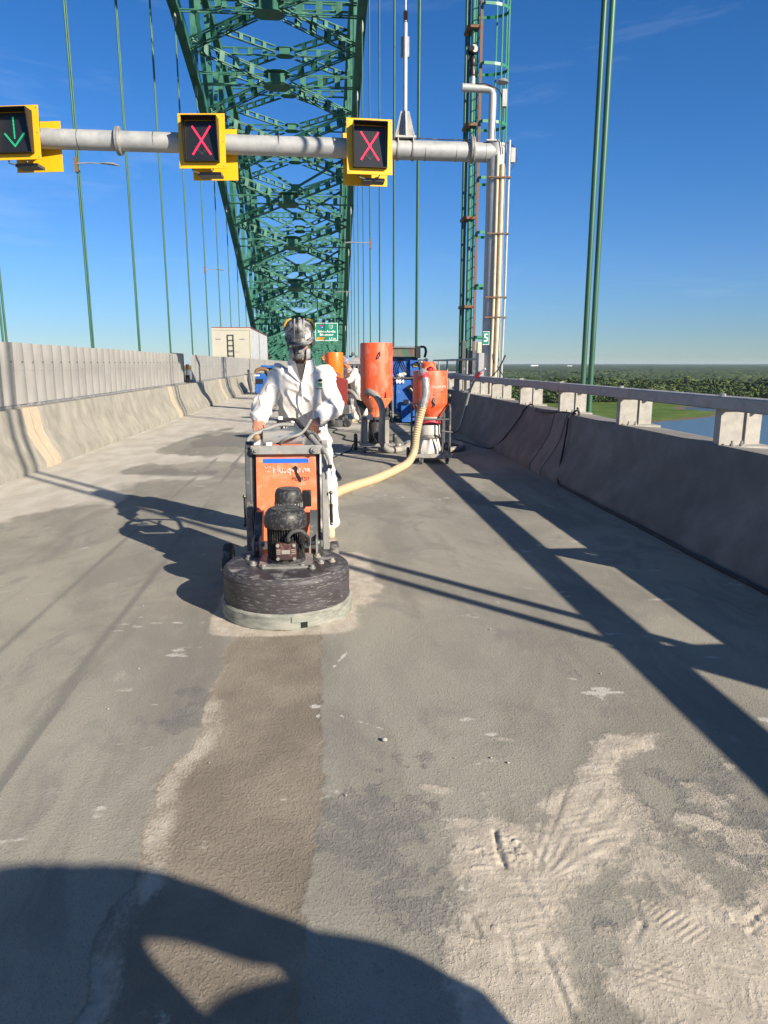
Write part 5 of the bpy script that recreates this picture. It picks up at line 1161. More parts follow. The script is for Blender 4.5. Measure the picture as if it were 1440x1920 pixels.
MB().lathe([(.16, .645), (.172, .60), (.165, .655)], (ba, bb_, 0), 40).build('bag_fold', M['redtape'], t)
n = 40; V = []; prf = [(.168, .58), (.172, .50), (.172, .42), (.165, .38), (.13, .36), (.16, .28), (.185, .20), (.19, .14), (.17, .118), (.0, .118)]
for i, (r, z) in enumerate(prf):
    for k in range(n):
        a = 2*math.pi*k/n; w_ = 0 if i < 4 else .012*math.sin(a*9+i*.7)+.008*math.sin(a*5-i); V.append((ba-.01+(r+w_)*math.cos(a), bb_+(r+w_)*math.sin(a), z))
MB().add(V, [(i*n+k, i*n+(k+1) % n, (i+1)*n+(k+1) % n, (i+1)*n+k) for i in range(len(prf)-1) for k in range(n)]).build('collection_bag', M['bag'], t)
MB().lathe([(.174, .385), (.178, .39), (.178, .43), (.174, .435)], (ba, bb_, 0), 40).build('grey_strap', M['steel'], t)
mb = MB()
for x in (-.25, .27):
    mb.tube([(ba+x, bb_-.27, .13), (ba+x, bb_-.27, .84), (ba+x, bb_-.22, .89), (ba+x, bb_+.2, .89), (ba+x, bb_+.26, .84), (ba+x, bb_+.26, .13)], .017, 8)
mb.tube([(ba-.25, bb_-.27, .675), (ba+.27, bb_-.27, .675)], .014, 8); mb.tube([(ba+.16, bb_-.27, .675), (ba+.16, bb_-.27, .13)], .014, 8); mb.tube([(ba+.14, bb_-.28, .50), (ba+.31, bb_-.28, .48)], .012, 8); mb.tube([(ba-.25, bb_+.26, .675), (ba+.27, bb_+.26, .675)], .014, 8)
mb.bar((ba+.25, bb_-.2, .87), (ba+.13, bb_-.2, .68), .02, .03)
mb.build('tube_frame', M['steel_dk'], t)
mb = MB(); mb.bb(ba-.28, ba+.30, bb_-.29, bb_-.24, .095, .15); mb.bb(ba-.28, ba+.30, bb_+.24, bb_+.29, .095, .15); mb.bb(ba-.28, ba-.23, bb_-.24, bb_+.24, .095, .15); mb.bb(ba+.25, ba+.30, bb_-.24, bb_+.24, .095, .15); mb.bb(ba-.23, ba+.25, bb_-.24, bb_+.24, .10, .113); mb.build('base_tray', M['steel'], t)
casters(t, ((ba-.17, bb_-.30), (ba+.23, bb_-.30)), .045)
for x in (-.30, .32): MB().lathe([(.0, -.02), (.09, -.02), (.10, 0), (.09, .02), (0, .02)], (ba+x, bb_+.28, .10), 24, (1,0,0)).build('wheel', M['rubber'], t)
MB().lathe([(.0, -.05), (.07, -.04), (.08, .0), (.07, .04), (0, .05)], (ba+.30, bb_+.15, 1.0), 20, (1,0,0)).build('side_motor', M['black'], t)
h = thing('suction_hose', (ba-.6, bb_-1.5, 0), 'long beige ribbed hose sweeping from the shorter orange tank to behind the worker', 'hose')
hp = [(ba-.13, bb_-.24, 1.36), (ba-.17, bb_-.34, 1.37), (ba-.14, bb_-.42, 1.28), (ba-.13, bb_-.45, 1.08), (ba-.17, bb_-.46, .88), (ba-.23, bb_-.48, .66), (ba-.27, bb_-.50, .45), (ba-.31, bb_-.58, .24), (ba-.42, bb_-.78, .10), (ba-.62, bb_-1.2, .065), (ba-.98, bb_-1.98, .055), (ba-1.25, bb_-2.4, .05), (ba-1.48, bb_-2.85, .05), (-.02, 7.55, .05), (-.16, 6.95, .05), (-.30, 6.3, .07), (-.34, 5.6, .16), (-.30, 5.15, .28)]
ribbed(hp, .053, .036, 14, .11).build('hose_tube', M['hose_b'], h)
tp = bez(hp[:5], 6); MB().tube(tp, [.062+.003*math.sin(i*2.1) for i in range(len(tp))], 14).build('silver_tape_wrap', M['tape'], h)
tp = bez(hp[1:4], 6); MB().tube(tp[3:7], .067, 14).build('red_tape_wrap', M['redtape'], h)

fa, fb = .26, 18.0
t = thing('dust_collector', (fa, fb, 0), 'bright orange dust collector farthest back, beside the second worker', 'dust collector')
MB().lathe([(.215, 1.12), (.220, 1.13), (.222, 1.75), (.215, 1.77), (.0, 1.775)], (fa, fb, 0), 40).build('tank', M['orange3'], t)
MB().lathe([(.12, .92), (.215, 1.119)], (fa, fb, 0), 40).build('cone', M['orange3'], t)
MB().lathe([(.12, .45), (.14, .60), (.12, .919)], (fa, fb, 0), 24).build('collection_bag', M['rubber'], t)
mb = MB(); mb.tube([(fa-.22, fb-.05, 1.70), (fa-.28, fb-.05, 1.66), (fa-.28, fb-.05, 1.60), (fa-.22, fb-.05, 1.58)], .018, 8); mb.tube([(fa+.22, fb-.05, 1.66), (fa+.27, fb-.05, 1.63), (fa+.27, fb-.05, 1.58), (fa+.22, fb-.05, 1.55)], .012, 8); mb.build('side_handle', M['orange3'], t)
mb = MB()
for x in (-.2, .2):
    for y in (-.2, .2): mb.cyl((fa+x, fb+y, .1), (fa+x, fb+y, 1.15), .02, 8)
mb.bb(fa-.22, fa+.22, fb-.22, fb+.22, .14, .20); mb.build('tube_frame', M['steel_dk'], t)
for x in (-.27, .27): MB().lathe([(.0, -.04), (.12, -.04), (.13, 0), (.12, .04), (0, .04)], (fa+x, fb-.05, .13), 24, (1,0,0)).build('wheel', M['rubber'], t)
t = thing('floor_grinder', (.45, 17.6, 0), 'dark red walk-behind grinder held by the second worker', 'floor grinder')
MB().prism([(.29, .62), (.55, .50), (.58, 1.12), (.30, 1.20)], .22, lambda u, v, q: (u, 17.45+q, v)).build('red_body', M['dkred'], t, bevel=.012)
mb = MB(); mb.tube(bez([(.20, 17.5, .78), (.20, 17.5, 1.24), (.30, 17.5, 1.27), (.40, 17.5, 1.20)], 6), .014, 8); mb.tube(bez([(.24, 17.7, .78), (.24, 17.7, 1.24), (.34, 17.7, 1.27), (.44, 17.7, 1.20)], 6), .014, 8); mb.build('handle', M['dkred'], t)
MB().lathe([(.0, .12), (.12, .12), (.13, .40), (.12, .55), (.08, .60), (0, .60)], (.30, 17.5, 0), 24).build('motor', M['black'], t)
MB().lathe([(.0, .01), (.26, .01), (.27, .10), (.22, .16), (0, .17)], (.28, 17.5, 0), 40).build('grinding_head', M['steel_dk'], t)
for x, r in ((.55, .10), (.20, .13)): MB().lathe([(0, -.04), (r*.9, -.04), (r, -.02), (r, .02), (r*.9, .04), (0, .04)], (x, 17.25, r), 24, (1,0,0) if x < .5 else (.5, .8, 0)).build('wheel', M['rubber'], t)
MB().bb(.42, .60, 17.40, 17.7, .30, .52).build('lower_frame', M['steel_dk'], t)
h = thing('suction_hose', (.8, 17.8, 0), 'thick grey hose arching down behind the second worker', 'hose')
ribbed([(.58, 17.7, .85), (.70, 17.6, .80), (.82, 17.6, .62), (.86, 17.7, .35), (.98, 18.0, .09), (1.3, 18.6, .06), (1.5, 19.4, .06)], .05, .05, 12).build('hose_tube', M['hose_g'], h)

# ------------------------------------------------------------------ skid steer 954, grey truck, blue scarifier, trailer
kx, ky = 1.62, 16.4
t = thing('skid_steer', (kx+.2, ky+.6, 0), 'blue skid steer loader numbered 954 parked behind the orange tanks', 'skid steer')
def pris(name, poly, x0, x1, m, par=t, bev=.01):   # poly in (y,z)
    return MB().prism(poly, x1-x0, lambda u, v, q: (x0+q, u, v)).build(name, m, par, bevel=bev)
bod = pris('body', [(ky+.05, .28), (ky+1.9, .28), (ky+1.9, 1.0), (ky+.25, 1.16), (ky+.10, 1.14)], kx-.05, kx+.55, M['blue'])
pris('rear_door', [(ky-.02, .35), (ky+.046, .35), (ky+.096, 1.14), (ky+.05, 1.14)], kx+.02, kx+.50, M['blue'])
pris('lower_hopper', [(ky-.35, .04), (ky+.25, .04), (ky+.25, .55), (ky-.08, .50), (ky-.16, .42)], kx+.12, kx+.52, M['blue'])
pris('side_arm', [(ky-.30, .04), (ky-.1, .04), (ky+.2, 1.12), (ky+.05, 1.12)], kx-.10, kx-.055, M['steel_dk'])
MB().bb(kx-.04, kx+.54, ky-.0, ky+.2, 1.165, 1.20).build('ledge', M['steel_dk'], t)
pris('cab', [(ky+.25, 1.20), (ky+1.2, 1.20), (ky+1.2, 1.72), (ky+.27, 1.72)], kx-.06, kx+.56, M['blue'])
pris('cab_side', [(ky+.15, 1.22), (ky+.24, 1.22), (ky+.24, 1.66), (ky+.17, 1.66)], kx+.36, kx+.60, M['blue'])
pris('striped_cab_panel', [(ky+.10, 1.73), (ky+1.3, 1.73), (ky+1.3, 1.95), (ky+.12, 1.95)], kx-.10, kx+.46, M['stripe_c'])
pris('cab_roof', [(ky+.08, 1.955), (ky+1.35, 1.955), (ky+1.35, 2.0), (ky+.10, 2.0)], kx-.12, kx+.47, M['greybox'])
pris('black_pillar', [(ky+.08, 1.70), (ky+1.3, 1.70), (ky+1.3, 2.01), (ky+.10, 2.01)], kx+.475, kx+.60, M['black'])
MB().tube(bez([(kx+.58, ky+.2, 1.99), (kx+.70, ky+.2, 1.99), (kx+.74, ky+.2, 1.88), (kx+.71, ky+.2, 1.72)], 6), .030, 8).build('exhaust_pipe', M['black'], t)
for i, d in enumerate((0, .05, .10)): MB().tube(bez([(kx+.08+d, ky+.24, 1.68), (kx+.12+d, ky+.10, 1.5), (kx+.22+d, ky+.06, 1.3), (kx+.27+d, ky+.12, 1.19)], 6), .014, 8).build('hydraulic_hose', M['black'], t)
MB().bb(kx+.44, kx+.53, ky+.13, ky+.148, 1.47, 1.56).build('yellow_label', M['yell'], t)
for x, y in ((kx+.12, 1.25), (kx+.62, 1.62)):
    mb = MB(); mb.sphere((x, ky+.05, y), .08, 10, (1.3, .8, .7)); mb.sphere((x+.09, ky+.03, y+.03), .05, 10); me = remesh(mb, .012, 2, .02, 9, 4); mobj('plastic_wrap', me, M['bag'], t)
mb = MB(); mb.bar((kx+.30, ky-.04, .98), (kx+.56, ky-.1, .60), .09, .11); mb.bar((kx+.42, ky-.06, 1.02), (kx+.60, ky-.12, .8), .12, .16); mb.bb(kx+.18, kx+.30, ky-.17, ky-.1, .50, .62); mb.sphere((kx+.62, ky+.1, 1.22), .13, 12); mb.build('hydraulic_block', M['black'], t)
MB().cyl((kx+.34, ky-.09, .92), (kx+.56, ky-.14, .62), .022, 10).build('hydraulic_ram', M['steel'], t)
text('954', .13, M['white'], (kx+.11, ky-.0, 1.085), Matrix.Rotation(R(-4), 3, 'X') @ FACE, t, depth=.004, bold=.006)
for x in (kx-.22, kx+.66):
    for y in (ky+.45, ky+1.5):
        wl = MB().lathe([(.12, -.1), (.26, -.12), (.30, -.09), (.30, .09), (.26, .12), (.12, .1)], (x, y, .30), 28, (1,0,0)).build('wheel', M['rubber'], t)
        MB().lathe([(0, -.08), (.12, -.10), (.12, .10), (0, .08)], (x, y, .30), 20, (1,0,0)).build('rim', M['blue'], wl)

SK = bpy.data.objects['skid_steer']; SK.location = (SK.location.x*1.125, SK.location.y*1.125, 0); SK.scale = (1.1, 1.1, .965)
t = thing('utility_truck', (1.6, 27, 0), 'dark grey truck with a slatted body parked behind the tall orange tank', 'truck')
MB().bb(.62, 2.75, 26.0, 31.5, .95, 1.48).build('cargo_body', M['greybox'], t)
MB().bb(.58, 2.79, 25.96, 31.54, 1.485, 1.72).build('upper_body', M['rail'], t)
mb = MB()
for i in range(12): mb.bb(.70+i*.17, .73+i*.17, 25.93, 25.995, .97, 1.46)
mb.build('tailgate_rib', M['greybox'], t)
mb = MB()
for i in range(9): mb.bb(.70+i*.22, .80+i*.22, 26.1+(i*37 % 5)*.1, 26.3, 1.725, 1.79)
mb.sphere((1.05, 26.2, 1.84), .07, 8); mb.build('loose_tools', M['greybox'], t)
MB().bb(.7, 2.67, 25.98, 31, .60, .93).build('chassis', M['black'], t)
for x in (.9, 2.45):
    for y in (26.7, 30.6): MB().lathe([(0, -.12), (.36, -.12), (.42, -.08), (.42, .08), (.36, .12), (0, .12)], (x, y, .42), 24, (1,0,0)).build('wheel', M['rubber'], t)
text('10 t', .10, M['white'], (.82, 25.92, 1.40), FACE, t, depth=.002)

bx, by = -3.15, 36.
t = thing('blue_machine', (bx, by, 0), 'small blue sweeper with a brown hose parked beside the left barrier', 'machine')
MB().prism([(-3.42, .10), (-2.55, .10), (-2.55, 1.02), (-3.36, 1.02)], 1.5, lambda u, v, q: (u, by+q, v)).build('body', M['blue'], t, bevel=.02)
MB().cyl((-3.18, by-.06, .28), (-3.18, by+.1, .28), .24, 24).build('round_tank', M['blue'], t)
MB().bb(-3.1, -2.4, by+.1, by+1.3, 1.30, 1.42).build('hood', M['blue'], t)
MB().bb(-2.95, -2.45, by+.3, by+1.2, 1.03, 1.295).build('engine_bay', M['black'], t)
mb = MB(); mb.bb(-3.38, -3.0, by-.05, by-.005, .55, .76); mb.build('dark_grille', M['black'], t)
ribbed([(-3.32, by-.05, 1.04), (-3.28, by-.05, 1.18), (-3.05, by-.05, 1.25), (-2.78, by-.05, 1.18), (-2.7, by-.05, .98)], .085, .08, 12).build('brown_hose', mat('brown_hose', (.20,.11,.05), .6), t)
MB().bb(-3.40, -3.16, by-.02, by-.004, .90, .97).build('white_lettering', M['white'], t)
for x in (-3.3, -2.7): MB().lathe([(0, -.07), (.18, -.07), (.2, 0), (.18, .07), (0, .07)], (x, by+1.2, .2), 20, (1,0,0)).build('wheel', M['rubber'], t)
t = thing('folded_stand', (-3.66, by-.2, 0), 'tall dark folded bundle standing between the left barrier and the blue machine', 'stand')
MB().tube([(-3.56, by-.2, .02), (-3.60, by-.2, .3), (-3.66, by-.2, .7), (-3.66, by-.2, .92), (-3.67, by-.2, 1.1)], [.05, .14, .15, .12, .07], 12, el=.6).build('cover', M['jean'], t)
mb = MB(); mb.cyl((-3.67, by-.2, 1.05), (-3.68, by-.2, 1.22), .05, 10); mb.bar((-3.68, by-.2, .95), (-3.86, by-.2, 1.02), .03, .03); mb.build('post', M['black'], t)

t = thing('semi_trailer', (-6.15, 57, 0), 'cream box trailer with a rear ladder driving away beyond the grey median screen', 'trailer')
tx0, tx1, ty0, ty1, tz0, tz1 = -7.45, -4.90, 50, 64.6, 1.15, 3.85
bd = MB().bb(tx0, tx1, ty0, ty1, tz0, tz1).build('box', M['trailer_s'], t)
MB().bb(tx0+.02, tx1-.02, ty0-.03, ty0-.004, tz0+.02, tz1-.14).build('rear_door', M['trailer'], t)
MB().bb(tx0-.03, tx1+.04, ty0-.06, ty1, tz1+.003, tz1+.06).build('top_trim', M['maroon'], t)
mb = MB(); mb.bb(tx0-.02, tx1+.02, ty0-.06, ty0-.032, tz1-.14, tz1-.0); mb.bb(tx0-.02, tx0+.05, ty0-.06, ty0-.032, tz0, tz1-.14); mb.bb(tx1-.05, tx1+.02, ty0-.06, ty0-.032, tz0, tz1-.14); mb.build('door_frame', M['trailer'], t)
mb = MB(); n = 36
for i in range(n): mb.bb(tx1+.003, tx1+.028, ty0+.15+i*(ty1-ty0-.3)/n, ty0+.30+i*(ty1-ty0-.3)/n, tz0+.02, tz1-.05)
mb.build('side_rib', M['trailer_s'], t)
mb = MB()
for x in (-6.42, -6.04): mb.cyl((x, ty0-.10, 1.2), (x, ty0-.10, 3.42), .022, 8)
z = 1.35
while z < 3.45: mb.cyl((-6.42, ty0-.10, z), (-6.04, ty0-.10, z), .020, 6); z += .34
mb.build('ladder', M['black'], t)
mb = MB(); mb.bb(-7.20, -6.88, ty0-.06, ty0-.035, 3.10, 3.16); mb.bb(-5.62, -5.30, ty0-.06, ty0-.035, 3.10, 3.16); mb.bb(-6.5, -5.7, ty0-.055, ty0-.035, 2.27, 2.30); mb.build('door_hardware', M['rail'], t)
MB().bb(tx1-.1, tx1+.03, ty1-.5, ty1+.2, tz0, 2.6).build('red_corner', M['maroon'], t)
for x in (-7.2, -5.1):
    for y in (53, 54.3): MB().lathe([(0, -.15), (.45, -.15), (.5, 0), (.45, .15), (0, .15)], (x, y, .5), 24, (1,0,0)).build('wheel', M['rubber'], t)
MB().bb(-6.9, -5.4, ty0+.3, ty1, .8, 1.14).build('chassis', M['black'], t)

# ------------------------------------------------------------------ cords and pole by the parapet
def cord(P, r, m, name, lab, sub=8):
    o = MB().tube(bez(P, sub), r, 8).build(name, M[m]); return tag(o, lab, 'cord')
cord([(.12, 9.1, .012), (.20, 9.3, .012), (.16, 9.9, .012), (.09, 10.6, .012), (.07, 11.2, .012), (.14, 11.5, .012), (.30, 12.0, .012), (.45, 12.5, .012), (.50, 12.6, .10)], .013, 'cable', 'power_cord', 'dark power cord snaking from the tall tank towards the worker')
cord([(.72, 13.6, .012), (.45, 14.1, .012), (.38, 14.4, .012), (.42, 15.0, .012), (.20, 15.8, .012), (.28, 16.6, .012), (.05, 17.0, .012), (.35, 17.2, .012)], .013, 'cable', 'power_cord', 'dark zigzag power cord on the deck below the dark red grinder')
cord([(3.34, 9.30, .855), (3.255, 9.31, .80), (3.20, 9.22, .62), (3.13, 9.1, .42), (3.0, 8.85, .13), (2.92, 8.6, .012), (2.92, 8.0, .012), (2.90, 7.2, .012), (2.905, 6.2, .012), (2.89, 5.2, .012), (2.90, 4.2, .012), (2.88, 3.0, .012), (2.9, 1.0, .012), (2.9, -3, .012)], .013, 'cable', 'power_cord', 'black power cord dropping over the dark parapet and running along its foot')
cord([(3.33, 9.28, .845), (3.30, 9.7, .842), (3.25, 10.2, .80), (3.25, 10.8, .79), (3.32, 11.3, .86), (3.25, 11.45, .77), (3.20, 11.6, .60), (3.09, 11.85, .34), (2.98, 12.1, .12), (2.92, 12.5, .012), (2.8, 13.0, .012), (2.72, 13.6, .012), (2.6, 14.3, .012)], .012, 'cable', 'power_cord', 'black power cord hung between two rail posts and down to the deck')
mb = MB(); mb.tube(bez([(3.36, 9.25, .90), (3.34, 9.38, .86), (3.31, 9.30, .80), (3.35, 9.20, .84), (3.37, 9.33, .92)], 6), .014, 8); tag(mb.build('cord_knot', M['cable']), 'knot of black cord tied to a rail post on the parapet', 'cord')
cord([(2.10, 12.0, .05), (2.35, 12.25, .05), (2.5, 12.8, .05), (2.35, 13.3, .05), (2.0, 13.5, .05), (1.7, 13.2, .05)], .048, 'hose_g', 'suction_hose', 'grey hose loop lying behind the shorter orange tank')
t = thing('suction_wand', (2.95, 15.1, 0), 'long silver wand with a red grip leaning on the right rail', 'wand')
MB().tube(bez([(3.20, 14.95, 1.26), (3.08, 15.05, .95), (2.98, 15.15, .45), (2.88, 15.2, .12), (2.72, 15.1, .05), (2.62, 14.95, .04)], 8), .026, 10).build('tube', M['tape'], t)
MB().cyl((3.26, 14.88, 1.33), (3.18, 14.97, 1.21), .036, 12).build('red_grip', M['redtape'], t)
MB().tube([(3.26, 14.88, 1.33), (3.34, 14.8, 1.40)], .02, 8).build('tip', M['white'], t)

# ------------------------------------------------------------------ land, river, forest
GZ0 = -50.
def ground_mat():
    m = bpy.data.materials.new('meadow_ground'); m.use_nodes = True; N = m.node_tree.nodes; L = m.node_tree.links; b = N['Principled BSDF']
    b.inputs['Roughness'].default_value = .95; b.inputs['Specular IOR Level'].default_value = .1
    g = N.new('ShaderNodeNewGeometry')
    def nz(sc, det=6):
        n = N.new('ShaderNodeTexNoise'); n.inputs['Scale'].default_value = sc; n.inputs['Detail'].default_value = det; L.new(g.outputs['Position'], n.inputs['Vector']); return n.outputs['Fac']
    def ramp(v, *st):
        r = N.new('ShaderNodeValToRGB'); r.color_ramp.elements[0].position = st[0][0]; r.color_ramp.elements[0].color = (*st[0][1], 1); r.color_ramp.elements[1].position = st[-1][0]; r.color_ramp.elements[1].color = (*st[-1][1], 1)
        L.new(v, r.inputs['Fac']); return r.outputs[0]
    grass = ramp(nz(.02, 8), (.38, (.055,.11,.018)), (.62, (.13,.19,.035)))
    gr2 = ramp(nz(.15, 6), (.35, (.04,.075,.018)), (.6, (.12,.18,.035)))
    mx = N.new('ShaderNodeMix'); mx.data_type = 'RGBA'; mx.inputs['Factor'].default_value = .45; L.new(grass, mx.inputs['A']); L.new(gr2, mx.inputs['B'])
    at_ = N.new('ShaderNodeAttribute'); at_.attribute_name = 'mud'
    m2 = N.new('ShaderNodeMix'); m2.data_type = 'RGBA'; m2.inputs['B'].default_value = (.15,.12,.085, 1); L.new(at_.outputs['Fac'], m2.inputs['Factor']); L.new(mx.outputs['Result'], m2.inputs['A'])
    a3 = N.new('ShaderNodeAttribute'); a3.attribute_name = 'sand'
    m3 = N.new('ShaderNodeMix'); m3.data_type = 'RGBA'; m3.inputs['B'].default_value = (.42,.33,.17, 1); L.new(a3.outputs['Fac'], m3.inputs['Factor']); L.new(m2.outputs['Result'], m3.inputs['A'])
    L.new(m3.outputs['Result'], b.inputs['Base Color']); return m
wm_ = bpy.data.materials.new('river_water'); wm_.use_nodes = True; N = wm_.node_tree.nodes; L = wm_.node_tree.links; b = N['Principled BSDF']
b.inputs['Base Color'].default_value = (.055,.075,.085, 1); b.inputs['Roughness'].default_value = .18; b.inputs['IOR'].default_value = 1.33
g = N.new('ShaderNodeNewGeometry'); n1 = N.new('ShaderNodeTexNoise'); n1.inputs['Scale'].default_value = .35; n1.inputs['Detail'].default_value = 5; L.new(g.outputs['Position'], n1.inputs['Vector'])
bp = N.new('ShaderNodeBump'); bp.inputs['Strength'].default_value = .35; bp.inputs['Distance'].default_value = .6; L.new(n1.outputs['Fac'], bp.inputs['Height']); L.new(bp.outputs[0], b.inputs['Normal'])
MB().add([(-26000, -26000, GZ0), (26000, -26000, GZ0), (26000, 26000, GZ0), (-26000, 26000, GZ0)], [(0, 1, 2, 3)]).build('river', wm_, kind='structure')
# shoreline as signed field in polar coordinates around the bridge
shore = np.array([(-3000, 330), (-800, 360), (0, 420), (99, 450), (175, 515), (245, 592), (296, 617), (347, 650), (400, 690), (430, 722), (436, 752), (415, 790), (430, 830), (520, 838), (667, 853), (1200, 900), (2600, 900), (9000, 1500), (30000, 3000), (30000, 40000), (-30000, 40000), (-30000, 1200), (-9000, 600)], float)
def sdf(px, py):
    d = np.full(px.shape, 1e9); ins = np.zeros(px.shape, bool); n = len(shore)
    for i in range(n):
        ax_, ay_ = shore[i]; bx2, by2 = shore[(i+1) % n]; ex, ey = bx2-ax_, by2-ay_; L2 = ex*ex+ey*ey
        t_ = np.clip(((px-ax_)*ex+(py-ay_)*ey)/L2, 0, 1); d = np.minimum(d, np.hypot(px-ax_-t_*ex, py-ay_-t_*ey))
        c_ = ((ay_ > py) != (by2 > py)) & (px < (bx2-ax_)*(py-ay_)/(by2-ay_+1e-12)+ax_); ins ^= c_
    return np.where(ins, d, -d)
def treeline(x, y):        # >0 where the wood stands
    return (y-(905+.02*x+60*(fbm(x/160, y/300, 77, 3)-.5))) 
rr = np.concatenate([np.linspace(300, 1100, 220), np.geomspace(1110, 24000, 120)]); th = np.radians(np.concatenate([np.linspace(-75, 5, 60), np.linspace(5.4, 36, 230), np.linspace(36.5, 90, 60)]))
RR, TH = np.meshgrid(rr, th, indexing='ij'); LX, LY = RR*np.sin(TH), RR*np.cos(TH)
sd = sdf(LX, LY)+(fbm(LX/14, LY/14, 61, 4)-.5)*9
LZ = GZ0+np.clip(sd*.03, -3, 1.2)+np.clip(fbm(LX/9, LY/9, 62, 3)-.45, 0, 1)*1.2*(sd > 6)
mud = sst(16, 5, sd+(fbm(LX/6, LY/6, 63, 3)-.5)*14)*(sd > -5)
def fields(x, y):
    f = np.zeros_like(x)
    for cx, cy, rx, ry_, ro in ((870, 2750, 150, 230, .1), (1110, 3000, 130, 160, 0), (620, 2650, 110, 60, 0), (1700, 5200, 420, 150, .2), (430, 2500, 120, 90, 0)):
        c, s_ = math.cos(ro), math.sin(ro); u = ((x-cx)*c+(y-cy)*s_)/rx; v = (-(x-cx)*s_+(y-cy)*c)/ry_; f = np.maximum(f, (np.abs(u)**3+np.abs(v)**3 < 1)*1.0)
    return f
fd = fields(LX, LY)
mud = np.where(LY > 860, 0, mud); LZ = np.where(LZ < GZ0-1.5, GZ0-1.5, LZ)
grid('meadow', LX, LY, LZ, ground_mat(), dict(mud=mud, sand=fd), kind='structure')
mb = MB()
# small sandbar in the water
mb.lathe([(11, -.6), (9, .1), (5, .35), (0, .4)], (405, 668, GZ0), 20); mb.v = [(x+(x-405)*.3, y, z) for x, y, z in mb.v]
mb.build('grass_islet', bpy.data.materials['meadow_ground'], kind='structure')
# continuous canopy further away: lumpy crowns as a height field
r2 = np.concatenate([np.arange(1500, 3200, 4.5), np.geomspace(3200, 24000, 260)]); t2 = np.radians(np.linspace(3.5, 36.5, 620))
R2, T2 = np.meshgrid(r2, t2, indexing='ij'); CX, CY = R2*np.sin(T2), R2*np.cos(T2)
def crowns(x, y, c, seed):
    gx_, gy_ = np.floor(x/c), np.floor(y/c); best = np.zeros_like(x)
    for dx in (-1, 0, 1):
        for dy in (-1, 0, 1):
            ix, iy = gx_+dx, gy_+dy; jx = (ix+_h(ix, iy, seed))*c; jy = (iy+_h(ix, iy, seed+1))*c; hh_ = .55+.6*_h(ix, iy, seed+2)
            best = np.maximum(best, hh_*np.sqrt(np.clip(1-((x-jx)**2+(y-jy)**2)/(c*.95)**2, 0, 1)))
    return best
ch = np.where(R2 < 4200, crowns(CX, CY, 15, 5)*13+4, crowns(CX, CY, 34, 5)*9+7)*(1-fields(CX, CY))
ch = ch+(fbm(CX/300, CY/300, 91, 4)-.4)*14*(1-fields(CX, CY))+ (R2/24000)**1.5*22
sdc = fields(CX, CY)
grid('forest_canopy', CX, CY, np.where(sdc > 0, GZ0-3, GZ0+ch), M['leaf_far'], kind='stuff', label='distant forest reaching to the horizon')
# nearer wood: many separate crowns of leaf clumps in one mass
def crown_tmpl(seed, nb, hgt, wid):
    rg = np.random.RandomState(seed); V = []; F = []; k = 0
    for i in range(nb):
        u = rg.rand(); a = rg.rand()*6.283; zc = .25+.75*u; rad = math.sqrt(max(0, 1-((zc-.55)/.52)**2))*rg.uniform(.55, 1.05)
        c = np.array([rad*math.cos(a)*wid, rad*math.sin(a)*wid, zc*hgt]); s_ = rg.uniform(.10, .22)*hgt
        P = rg.normal(size=(6, 3)); P /= np.linalg.norm(P, axis=1)[:, None]; P[:, 2] *= .6; P = c+P*s_
        V.append(P); F += [(k, k+1, k+2), (k+2, k+1, k+3), (k+3, k+4, k+5), (k, k+2, k+4), (k+1, k+5, k+3)]; k += 6
    return np.concatenate(V), np.array(F)
T = [crown_tmpl(i, 34, h_, w_) for i, (h_, w_) in enumerate(((14, 5.2), (17, 5.8), (12, 5), (16, 4.2), (13, 6.2), (19, 4.6)))]
rg = np.random.RandomState(5); pts = []
r_ = 880.
while r_ < 1650:
    az = np.arange(R(7.5), R(35), 8.6/r_); x_ = r_*np.sin(az)+rg.normal(size=len(az))*2.6; y_ = r_*np.cos(az)+rg.normal(size=len(az))*2.6
    ok = (treeline(x_, y_) > 0) & (sdf(x_, y_) > 12); pts += list(zip(x_[ok], y_[ok])); r_ += 8.5
pts = np.array(pts); order = np.argsort(treeline(pts[:, 0], pts[:, 1])); pts = pts[order]
N_IND = 46
vis = pts[:N_IND*6:6][:N_IND]; rest = np.delete(pts, np.arange(0, N_IND*6, 6)[:len(vis)], axis=0)
VV = []; FF = []; k = 0
for i, (x_, y_) in enumerate(rest):
    V_, F_ = T[rg.randint(len(T))]; a = rg.rand()*6.28; s_ = rg.uniform(.65, 1.15)*(.75+.7*float(fbm(x_/90., y_/90., 55, 3))); c_, q_ = math.cos(a)*s_, math.sin(a)*s_
    P = np.stack([V_[:, 0]*c_-V_[:, 1]*q_+x_, V_[:, 0]*q_+V_[:, 1]*c_+y_, V_[:, 2]*s_+GZ0-1], -1); VV.append(P); FF.append(F_+k); k += len(V_)
VV = np.concatenate(VV); FF = np.concatenate(FF).astype(np.int32)
me = bpy.data.meshes.new('forest'); me.vertices.add(len(VV)); me.vertices.foreach_set('co', VV.astype(np.float32).ravel()); me.loops.add(len(FF)*3); me.loops.foreach_set('vertex_index', FF.ravel()); me.polygons.add(len(FF)); me.polygons.foreach_set('loop_start', np.arange(0, len(FF)*3, 3, dtype=np.int32)); me.update(calc_edges=True)
me.materials.append(M['leaf']); o = bpy.data.objects.new('forest', me); C.objects.link(o); tag(o, 'dense green woodland across the river behind the meadow', kind='stuff')
cm_ = []
for V_, F_ in T:
    m_ = bpy.data.meshes.new('crown'); m_.from_pydata([tuple(p) for p in V_], [], [tuple(int(i) for i in f) for f in F_]); m_.materials.append(M['leaf']); cm_.append(m_)
tm_ = MB().tube([(0, 0, -1), (0, 0, 4), (.3, .2, 9)], [.45, .35, .15], 8).mesh('trunk', M['bark'])
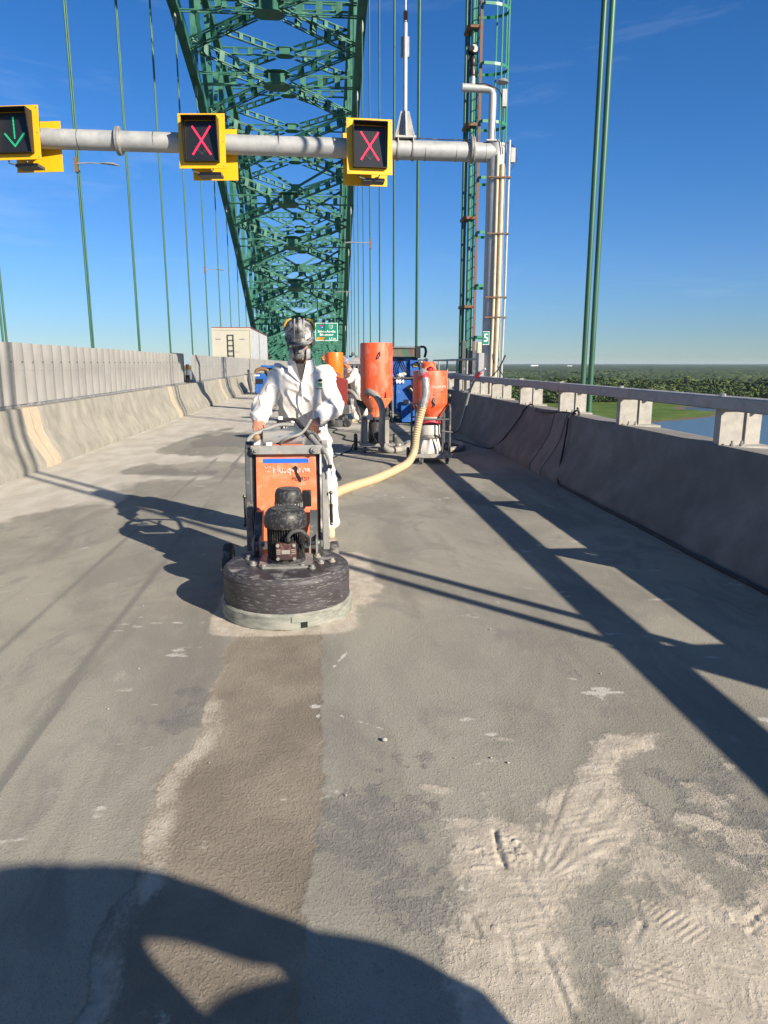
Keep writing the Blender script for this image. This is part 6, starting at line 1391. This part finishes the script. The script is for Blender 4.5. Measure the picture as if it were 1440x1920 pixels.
for i, (x_, y_) in enumerate(vis):
    t = thing('tree', (x_, y_, GZ0), 'green broadleaf tree on the front edge of the woodland beyond the meadow', 'tree', 'trees on the front edge of the woodland')
    for nm, m_ in (('trunk', tm_), ('crown', cm_[i % 6])):
        o = bpy.data.objects.new(nm, m_); C.objects.link(o); o.parent = t; o.rotation_euler = (0, 0, i*1.7) if nm == 'crown' else (0, 0, 0)
        o.scale = (1.05,)*3
# far white buildings on the horizon
for i, (x_, y_, w_, h_, c_) in enumerate(((2560, 8650, 90, 45, 'tall white'), (2760, 8600, 130, 25, 'long low white'), (2990, 8620, 60, 38, 'narrow white'), (2180, 7500, 40, 18, 'tiny white'))):
    t = thing('building', (x_, y_, GZ0), f'{c_} industrial building on the forest horizon', 'building')
    MB().bb(x_-w_/2, x_+w_/2, y_, y_+60, GZ0, GZ0+h_-10).build('wall', M['white'], t); MB().bb(x_-w_/2-2, x_+w_/2+2, y_-2, y_+62, GZ0+h_-9.8, GZ0+h_-7).build('roof', M['lampgrey'], t)
for i, (x_, y_, w_, h_, c_) in enumerate(((640, 2300, 16, 20, 'small grey roofed house among the trees left of the far hangers'), (840, 2480, 22, 14, 'white roofed house by the sandy field'), (500, 1830, 6, 22, 'thin pale silo poking out of the trees'))):
    h_ *= .7; w_ *= .8; t = thing('house', (x_, y_, GZ0), c_, 'house')
    MB().bb(x_-w_/2, x_+w_/2, y_, y_+14, GZ0, GZ0+h_-4).build('wall', M['post'], t)
    MB().prism([(-w_/2-1, 0), (w_/2+1, 0), (0, 5)], 16, lambda u, v, q: (x_+u, y_-1+q, GZ0+h_-3.9+v)).build('roof', M['rail'], t)
t = thing('sand_pile', (1130, 2960, GZ0), 'reddish brown heap of earth in the clearing', 'pile'); MB().lathe([(40, 0), (26, 9), (9, 16), (0, 17)], (1130, 2960, GZ0), 20).build('heap', mat('red_earth', (.40,.20,.11), .9), t)

# ------------------------------------------------------------------ air
hz = MB().bb(-15000, 15000, -6000, 24200, GZ0-5, 64).mesh('haze', None, smooth=False)
hm_ = bpy.data.materials.new('haze_air'); hm_.use_nodes = True; N = hm_.node_tree.nodes; L = hm_.node_tree.links
N.remove(N['Principled BSDF']); pv = N.new('ShaderNodeVolumePrincipled'); pv.inputs['Color'].default_value = (.72,.84,1, 1); pv.inputs['Density'].default_value = .000022; pv.inputs['Anisotropy'].default_value = 0
L.new(pv.outputs[0], N['Material Output'].inputs['Volume']); hz.materials.append(hm_)
o = bpy.data.objects.new('haze', hz); C.objects.link(o); tag(o, kind='stuff')
